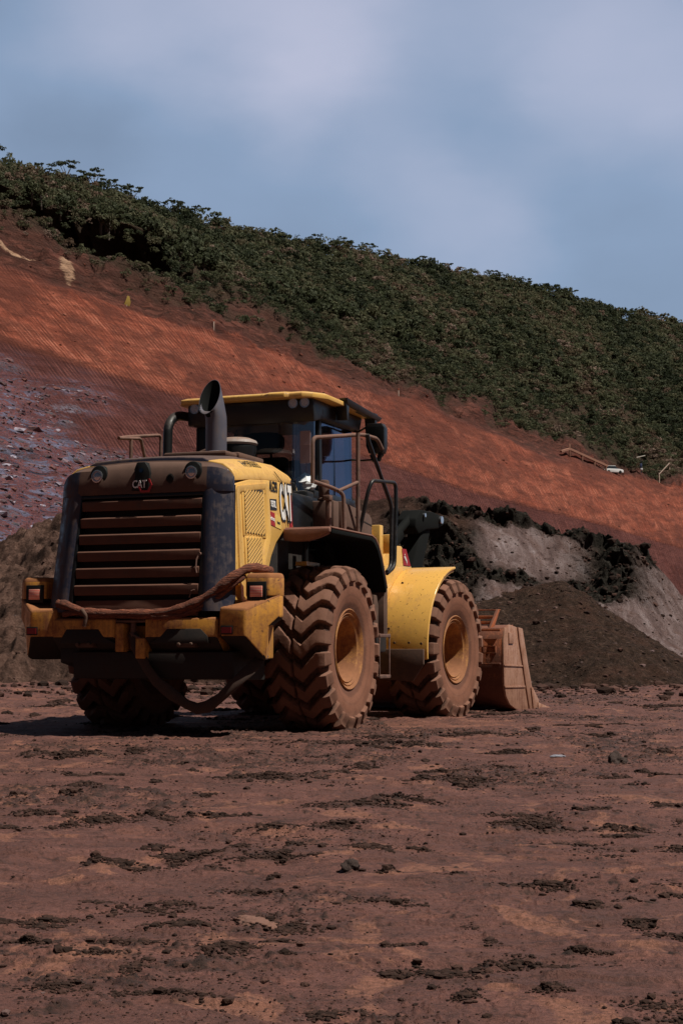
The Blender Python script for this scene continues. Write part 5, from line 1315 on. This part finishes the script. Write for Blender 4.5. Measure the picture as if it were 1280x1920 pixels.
# hydraulics tower beside the hitch
hy = FM()
hy.box(-.80, -.70, -.72, -.46, 1.75, 2.22); hy.box(-.86, -.80, -.62, -.48, 2.0, 2.17); hy.box(-.62, -.50, -.80, -.60, 1.9, 2.12); hy.box(-.9, -.3, -.80, -.62, 1.3, 1.75)
hyo = part(hy, 'valve_block', 'yellow', bevel=.012)
hh_ = FM()
for k in range(4): hh_.tube([(-.86, -.52-k*.05, 2.0), (-.92, -.56-k*.05, 1.8), (-.95, -.60-k*.04, 1.5)], .014, 8)
hh_.box(-.9, -.84, -.8, -.5, 1.62, 1.74)
part(hh_, 'hydraulic_hoses', 'black_clean', hyo)

# ---- lift arms, tilt lever, cylinders
for s in (-1, 1):
    la = FM(); y0, y1 = s*.44, s*.60
    la.prism([(-.60, 1.72), (-.25, 2.02), (.10, 2.03), (.45, 1.75), (1.05, 1.20), (1.42, .62), (1.42, .30), (1.22, .30), (.85, .85), (.3, 1.38), (-.35, 1.52)], 'y', y0, y1)
    part(la, 'lift_arm', 'yellow', bevel=.015)
stk = FM(); stk.prism([(.14, 1.80), (.36, 1.80), (.22, 2.0), (.10, 2.0)], 'y', -.603, -.606); st_ = part(stk, 'arm_sticker', 'decal_red')
text('Sotreq', .075, tuple(AM @ Vector((.20, -.610, 1.88))), (1, 0, -.7), (.3, 0, 1), 'white', 'sticker_lettering', st_, sx=.6)
tl = FM()
tl.prism([(1.62, 2.50), (1.80, 2.63), (2.25, 2.63), (2.56, 2.60), (2.62, 2.50), (2.40, 2.42), (1.98, 2.38), (1.72, 2.30), (1.6, 2.38)], 'y', -.14, .14)
tl.prism([(1.95, 2.45), (2.25, 2.45), (1.75, 1.55), (1.45, .75), (1.30, .75), (1.40, 1.55)], 'y', -.10, .10)
tlo = part(tl, 'tilt_lever', 'dull_black', bevel=.02)
for q_, r_ in (((2.44, -.145, 2.54), .05), ((1.86, -.145, 2.56), .028)):
    pn_ = FM(); pn_.cyl(q_, (0, -1, 0), r_, .03, 16); part(pn_, 'lever_pin', 'chrome', tlo)
tcn = FM(); tcn.tube([(.2, 0, 1.55), (1.30, 0, 2.28)], .105, 20); part(tcn, 'tilt_cylinder', 'dull_black', smooth=60)
tr = FM(); tr.tube([(1.30, 0, 2.28), (1.78, 0, 2.54)], .055, 16); part(tr, 'cylinder_rod', 'dull_black', smooth=60)
for s in (-1, 1):
    c_ = FM(); c_.tube([(-.8, s*.33, 1.0), (.1, s*.33, 1.1)], .09, 16); c_.tube([(.1, s*.33, 1.1), (.75, s*.33, 1.2)], .045, 12); part(c_, 'lift_cylinder', 'black', smooth=60)

# ---- bucket
BW = 1.46
prof_out = [(1.36, 1.055), (1.30, .92), (1.285, .62), (1.30, .34), (1.37, .20), (1.50, .10), (1.72, .035), (2.0, .012), (2.62, .006)]
prof_in = [(2.62, .03), (2.0, .05), (1.74, .075), (1.54, .14), (1.42, .23), (1.35, .36), (1.335, .62), (1.35, .90), (1.40, 1.02)]
bk2 = FM(); bk2.prism(prof_out+prof_in, 'y', -BW+.03, BW-.03)
bko = part(bk2, 'bucket', 'bucket_back', bevel=.006, smooth=45)
rb = FM()
for z, hgt in ((.62, .022), (1.045, .03)): rb.box(1.262, 1.30, -BW+.04, BW-.04, z-hgt, z)
rb.prism([(1.36, 1.055), (1.38, 1.06), (1.72, 1.10), (1.70, 1.07)], 'y', -BW+.03, BW-.03)
pa = [(-1.18, .72), (-1.36, .72), (-1.36, .82), (-1.18, .82)]
rb.box(1.262, 1.29, -1.36, -1.17, .735, .75); rb.box(1.262, 1.29, -1.36, -1.17, .82, .835); rb.box(1.262, 1.29, -1.36, -1.345, .735, .835); rb.box(1.262, 1.29, -1.185, -1.17, .735, .835)
part(rb, 'back_ribs', 'bucket_back', bko, bevel=.004)
for s in (-1, 1):
    sd = FM(); ya, yb2 = s*(BW-.03), s*BW
    outl = [(1.36, 1.055), (1.30, .92), (1.285, .62), (1.30, .34), (1.37, .20), (1.50, .10), (1.72, .035), (2.0, .012), (2.40, .010), (2.28, .30), (2.14, .60), (2.0, .92), (1.94, 1.05), (1.74, 1.075), (1.52, 1.10)]
    sd.prism(outl, 'y', ya, yb2)
    so2 = part(sd, 'side_plate', 'bucket_side', bko, bevel=.006)
    sr = FM(); yo3 = s*(BW+.018)
    sr.prism([(1.78, 1.07), (1.95, 1.055), (2.15, .60), (2.30, .30), (2.42, .02), (2.20, .02), (2.06, .34), (1.95, .62), (1.83, .90)], 'y', s*(BW-.0), yo3)
    sr.prism([(1.29, .60), (1.97, .585), (1.975, .565), (1.29, .58)], 'y', s*BW, s*(BW+.012))
    sr.prism([(1.30, .335), (2.05, .325), (2.055, .30), (1.30, .31)], 'y', s*BW, s*(BW+.012))
    sr.box(1.45, 1.62, s*BW, s*(BW+.014), .86, 1.0)
    part(sr, 'wear_strips', 'bucket_side', so2, bevel=.005)
ce = FM(); ce.hexa([(2.35, -BW-.03, .0), (2.78, -BW-.03, .0), (2.78, BW+.03, .0), (2.35, BW+.03, .0), (2.35, -BW-.03, .045), (2.70, -BW-.03, .03), (2.70, BW+.03, .03), (2.35, BW+.03, .045)])
for y in np.linspace(-BW, BW, 8): ce.hexa([(2.45, y-.05, .01), (2.98, y-.035, .005), (2.98, y+.035, .005), (2.45, y+.05, .01), (2.45, y-.05, .10), (2.96, y-.03, .022), (2.96, y+.03, .022), (2.45, y+.05, .10)])
ce.prism([(2.30, .02), (2.55, .02), (2.50, .14), (2.28, .30), (2.22, .30)], 'y', -BW-.035, -BW+.02)
part(ce, 'cutting_edge', 'bucket_side', bko, bevel=.006)
sgd = FM()
sgd.hexa([(1.68, -1.26, 1.285), (1.73, -1.26, 1.285), (1.73, 1.26, 1.285), (1.68, 1.26, 1.285), (1.68, -1.26, 1.30), (1.73, -1.26, 1.30), (1.73, 1.26, 1.30), (1.68, 1.26, 1.30)])
for z in (1.13, 1.20): sgd.box(1.64, 1.67, -1.20, 1.20, z-.022, z+.022)
for y in (-1.24, -.62, 0, .62, 1.24): sgd.hexa([(1.36, y-.016, 1.05), (1.50, y-.016, 1.06), (1.50, y+.016, 1.06), (1.36, y+.016, 1.05), (1.66, y-.016, 1.30), (1.73, y-.016, 1.30), (1.73, y+.016, 1.30), (1.66, y+.016, 1.30)])
part(sgd, 'spill_guard', 'bucket_back', bko, bevel=.004)

# ================================================================== strap sleeve hung over the counterweight
Lmat = Matrix.Translation((LX, LY, 0)) @ Matrix.Rotation(math.pi/2-LTH, 4, 'Z')
def world_tube(paths, name, mat, lumpy, label, cat):
    mb = MB(); mb.T = Lmat
    for path, rad in paths:
        P = [Vector(p) for p in path]; Q = []
        for i in range(len(P)-1):
            a = P[max(i-1, 0)]; b = P[i]; c = P[i+1]; d = P[min(i+2, len(P)-1)]
            for k in range(10):
                t = k/10; Q.append(.5*((2*b)+(c-a)*t+(2*a-5*b+4*c-d)*t*t+(3*b-a-3*c+d)*t**3))
        Q.append(P[-1]); rs = [rad*(1+lumpy*(math.sin(i*.31)*.5+math.sin(i*.83+1)*.3+math.sin(i*2.7)*.12)) for i in range(len(Q))]
        mb.tube(Q, rs, 14)
    o = mb.build(name, mat, None, smooth=70); tag(o, label, cat); return o
world_tube([([(-1.95, .79, 1.20), (-1.99, .68, 1.18), (-2.01, .50, 1.12), (-2.0, .30, 1.105), (-2.0, .08, 1.10), (-2.0, -.18, 1.10), (-1.99, -.42, 1.13), (-1.97, -.62, 1.20), (-1.94, -.80, 1.31), (-1.90, -.93, 1.42), (-1.78, -1.03, 1.50), (-1.66, -1.10, 1.50), (-1.52, -1.13, 1.49)], .043),
            ([(-1.98, .72, 1.10), (-2.02, .56, 1.12), (-2.02, .42, 1.10)], .026),
            ([(-2.01, -.20, 1.075), (-1.99, -.45, 1.085), (-1.965, -.65, 1.15), (-1.93, -.80, 1.24), (-1.89, -.92, 1.35), (-1.80, -1.0, 1.44)], .030)],
           'wrapped_hose', 'hose', .20, 'rust-coloured wrapped hose lying along the top of the loader counterweight', 'hose')
world_tube([([(-2.045, .50, 1.14), (-2.05, .45, 1.08), (-2.045, .47, .99)], .020)], 'binding_cord', 'under_dusty', .2, 'short grey cord knotted round the left end of the rusty hose', 'cord')
MT['sling'] = paint('muddy_sling_webbing', (.035, .022, .016), (.07, .038, .027), .6, .8, scale=6)
# flat sling hanging below
sl3 = MB(); sl3.T = Lmat
path = [(-1.93, .04, .93), (-1.955, -.02, .80), (-1.96, -.12, .62), (-1.965, -.22, .50), (-1.965, -.38, .385), (-1.96, -.52, .30), (-1.955, -.62, .262), (-1.95, -.72, .278), (-1.94, -.84, .36), (-1.93, -.97, .48), (-1.86, -1.10, .62), (-1.70, -1.16, .74)]
rings = []
for i, p in enumerate(path):
    a = Vector(path[max(i-1, 0)]); b = Vector(path[min(i+1, len(path)-1)]); t = (b-a).normalized(); nrm = Vector((1, 0, 0)); sd = t.cross(nrm).normalized(); w_ = .050+.008*math.sin(i*2.1)
    p = Vector(p); rings.append([p+sd*w_*math.cos(q)+nrm*.020*math.sin(q) for q in np.linspace(0, 2*math.pi, 12, endpoint=False)])
sl3.loft(rings)
slo = sl3.build('lifting_sling', 'sling', None, smooth=70); tag(slo, 'flat muddy sling looped low beneath the loader counterweight', 'sling')
# white crumpled rag on the cab shelf
rg_ = MB(); rr2 = random.Random(3); rings = []
for k in range(9):
    z = k/8; r0 = .13*math.sin(math.pi*min(1, .15+z*.85))**.7+.01
    rings.append([(.60+r0*.55*math.cos(a)*(1+rr2.uniform(-.3, .3)), -.62+r0*.8*math.sin(a)*(1+rr2.uniform(-.3, .3)), 2.44+.18*z+rr2.uniform(-.015, .015)) for a in np.linspace(0, 2*math.pi, 14, endpoint=False)])
rg_.T = Lmat; rg_.loft(rings); r0_ = rg_.build('crumpled_bag', 'cloth', None, smooth=20); tag(r0_, 'crumpled white plastic bag behind the rear corner window of the cab', 'bag')

# ================================================================== small things on the hill and yard
def stake(px, t, h, label, topred=True):
    p = hill_at(px, t); root = empty('survey_stake', p-Vector((0, 0, .25))); tag(root, label, 'stake')
    m = MB(); m.hexa([(-.05, -.05, 0), (.05, -.05, 0), (.05, .05, 0), (-.05, .05, 0), (-.04, -.04, h), (.04, -.04, h), (.04, .04, h), (-.04, .04, h)]); m.build('post', 'wood_white', root, bevel=.01)
    m = MB(); m.box(-.052, .052, -.052, .052, h-.16, h+.02); m.build('painted_tip', 'decal_orange', root, bevel=.008)
MT['wood_white'] = plain('pale_painted_wood', (.62, .50, .42), .8)
MT['decal_orange'] = plain('orange_paint', (.50, .12, .06), .7)
MT['flag'] = plain('yellow_marker_cloth', (.42, .30, .06), .8)
MT['timber'] = plain('pinkish_weathered_timber', (.26, .13, .09), .85)
MT['solar'] = plain('pale_panel', (.42, .38, .33), .4)
MT['car_paint'] = plain('white_car_paint', (.70, .72, .74), .3)
MT['dark_glass'] = plain('dark_vehicle_glass', (.03, .04, .05), .1)
MT['blue'] = plain('dark_blue_metal', (.03, .05, .12), .5)
stake(401, 2.12, 1.25, 'white survey stake with a painted tip below the scrub, the upper left one')
stake(747, 2.02, 1.25, 'white survey stake with a reddish tip right of the cab roof, the lower one')
p = hill_at(238, 2.0); rt = empty('marker_flag', p); tag(rt, 'small yellow cloth marker standing at the top of the red cut', 'marker')
m = MB(); m.tube([(0, 0, -.2), (0.02, 0, .9)], .03, 6); m.build('pole', 'wood_white', rt)
m = MB(); m.loft([[(-.28, -.05, .05), (.25, .02, .0), (.25, .08, .0), (-.28, .02, .05)], [(-.10, -.08, .45), (.34, .0, .35), (.34, .06, .35), (-.10, -.02, .45)], [(.05, -.02, .95), (.22, .02, .90), (.22, .06, .90), (.05, .02, .95)]]); m.build('cloth', 'flag', rt, smooth=20)
# retaining rail of timber, vehicle roof behind it, panel on a pole, pipe rail
def W(px, py, d): return Vector(P3(px, py, d).tolist())
a, b, c = hill_at(1050, 1.97)+Vector((0, -.5, .5)), hill_at(1066, 2.0)+Vector((0, -.5, 1.0)), hill_at(1136, 2.0)+Vector((0, -.5, .6))
rt = empty('timber_barrier', b); tag(rt, 'long weathered timber barrier on the shoulder above the right end of the red cut', 'barrier')
m = MB(); m.tube([Vector((0, 0, .0)), c-b], .22, 4); m.tube([a-b, Vector((0, 0, 0))], .20, 4); m.build('beam', 'timber', rt, smooth=0)
for f_ in (0, .33, .66, .97):
    q = (c-b)*f_; m = MB(); m.box(q.x-.12, q.x+.12, q.y-.12, q.y+.12, q.z-1.4, q.z+(.7 if f_ == 0 else .1)); m.build('post', 'timber', rt, bevel=.02)
p = hill_at(1146, 2.03)+Vector((0, -.5, -.42)); rt = empty('parked_car', p, .35); tag(rt, 'white car with only its roof and windows showing over the edge of the cut', 'car'); rt.scale = (.72, .72, .8)
m = MB(); m.prism([(-2.1, .25), (-2.1, .75), (-1.9, .85), (-1.2, .92), (1.2, .92), (2.0, .80), (2.15, .6), (2.15, .25)], 'y', -.85, .85); m.build('body', 'car_paint', rt, bevel=.05)
m = MB(); m.prism([(-1.7, .92), (-1.2, 1.42), (.3, 1.45), (1.0, .93)], 'y', -.74, .74); cb = m.build('cabin', 'dark_glass', rt, bevel=.04)
m = MB(); m.prism([(-1.28, 1.40), (-1.15, 1.47), (.25, 1.50), (.42, 1.42)], 'y', -.76, .76); m.build('roof', 'car_paint', rt, bevel=.02)
for sx_, sy_ in ((-1.3, -.8), (1.35, -.8), (-1.3, .8), (1.35, .8)):
    m = MB(); m.cyl((sx_, sy_-.1, .32), (0, 1, 0), .32, .2, 20); m.build('wheel', 'black_clean', rt, bevel=.03)
p = hill_at(1200, 2.14)+Vector((0, -.6, .6)); rt = empty('solar_pole', p); tag(rt, 'pale tilted panel on a short dark pole beside bushes on the shoulder', 'solar panel')
m = MB(); m.tube([(0, 0, -.6), (0, 0, 1.7)], .07, 8); m.build('pole', 'blue', rt)
m = MB(); m.hexa([(-.75, -.4, 1.65), (.55, -.4, 1.95), (.75, .5, 2.15), (-.55, .5, 1.85), (-.75, -.4, 1.72), (.55, -.4, 2.02), (.75, .5, 2.22), (-.55, .5, 1.92)]); m.build('panel', 'solar', rt)
m = MB(); m.box(-.22, .12, -.2, .2, .15, .85); m.build('equipment_box', 'blue', rt, bevel=.02)
m = MB(); m.box(-.15, .2, -.2, .2, -.2, .13); m.build('battery_case', 'car_paint', rt, bevel=.02)
p = hill_at(1235, 2.04); rt = empty('pipe_rail', p); tag(rt, 'bent pale pipe rail sticking up at the right edge of the shoulder', 'rail')
q = Vector((1.7, .3, 3.0))
m = MB(); m.tube([(0, 0, -.4), (0, 0, 1.25), tuple(q), (q.x, q.y, q.z-1.0)], .09, 6); m.build('pipe', 'wood_white', rt, smooth=0)

# stones and clods one can point to on the yard
def gz1(x, y): return float(ground_z(np.array([x]), np.array([y]))[0][0])
def yard(px, py):   # spot on the yard shown at this place in the photograph
    v = P3(px, py, 1.0); v[2] -= CAM_H; k = CAM_H/-v[2]; return v[0]*k, v[1]*k
def clod(name, px, py, rx, ry, rz, mat, label, cat, seed, rough_=.35, det=4, flat=1.0):
    x, y = yard(px, py); bm = bmesh.new(); bmesh.ops.create_icosphere(bm, subdivisions=det, radius=1)
    V = np.array([v.co[:] for v in bm.verts])
    nse = fbm(V[:, 0]*1.6+seed*3.1+V[:, 2]*.7, V[:, 1]*1.6+V[:, 2]*1.3+seed, 4, seed)-.5; n2 = fbm(V[:, 0]*5+seed+V[:, 2]*3, V[:, 1]*5-V[:, 2]*2, 3, seed+5)-.5
    for v, a_, b_ in zip(bm.verts, nse, n2):
        s = 1+a_*rough_*2.4+b_*rough_; v.co = Vector((v.co.x*s*rx, v.co.y*s*ry, v.co.z*s*rz))
    me = bpy.data.meshes.new(name); bm.to_mesh(me); bm.free(); me.materials.append(MT[mat]); me.shade_smooth()
    o = bpy.data.objects.new(name, me); COL.objects.link(o); o.location = (x, y, gz1(x, y)+rz*.25); o.rotation_euler = (0, 0, seed*.7); tag(o, label, cat); return o
def soilm(name, a, b):
    m, N, L, P = newmat(name); g = N.new('ShaderNodeNewGeometry'); f_ = noise(N, L, g.outputs['Position'], 35, 7, .75)
    L.new(mixc(N, L, f_, a, b), P.inputs['Base Color']); P.inputs['Roughness'].default_value = .9; bump(N, L, f_, .8, .02, P.inputs['Normal']); return m
MT['clod_dark'] = soilm('wet_dark_clod', (.018, .011, .009), (.060, .034, .028))
MT['clod_pale'] = soilm('pale_orange_stone', (.13, .060, .042), (.30, .155, .115))
MT['clod_blue'] = soilm('grey_blue_stone', (.12, .12, .15), (.34, .34, .40))
clod('flat_stone', 478, 1733, .10, .045, .014, 'clod_pale', 'flat pale orange stone pressed into the mud low in the middle', 'stone', 3, .42)
clod('soil_clod', 1155, 1434, .060, .055, .045, 'clod_dark', 'single dark rounded clod standing on the mud to the right of the bucket', 'clod', 5, .6)
clod('soil_clod', 655, 1637, .032, .03, .020, 'clod_dark', 'dark clod leaning in the mud in the middle of the yard', 'clod', 7, .6)
clod('flat_stone', 1045, 1424, .055, .05, .012, 'clod_blue', 'small grey blue flat stone below and right of the bucket', 'stone', 9, .2)
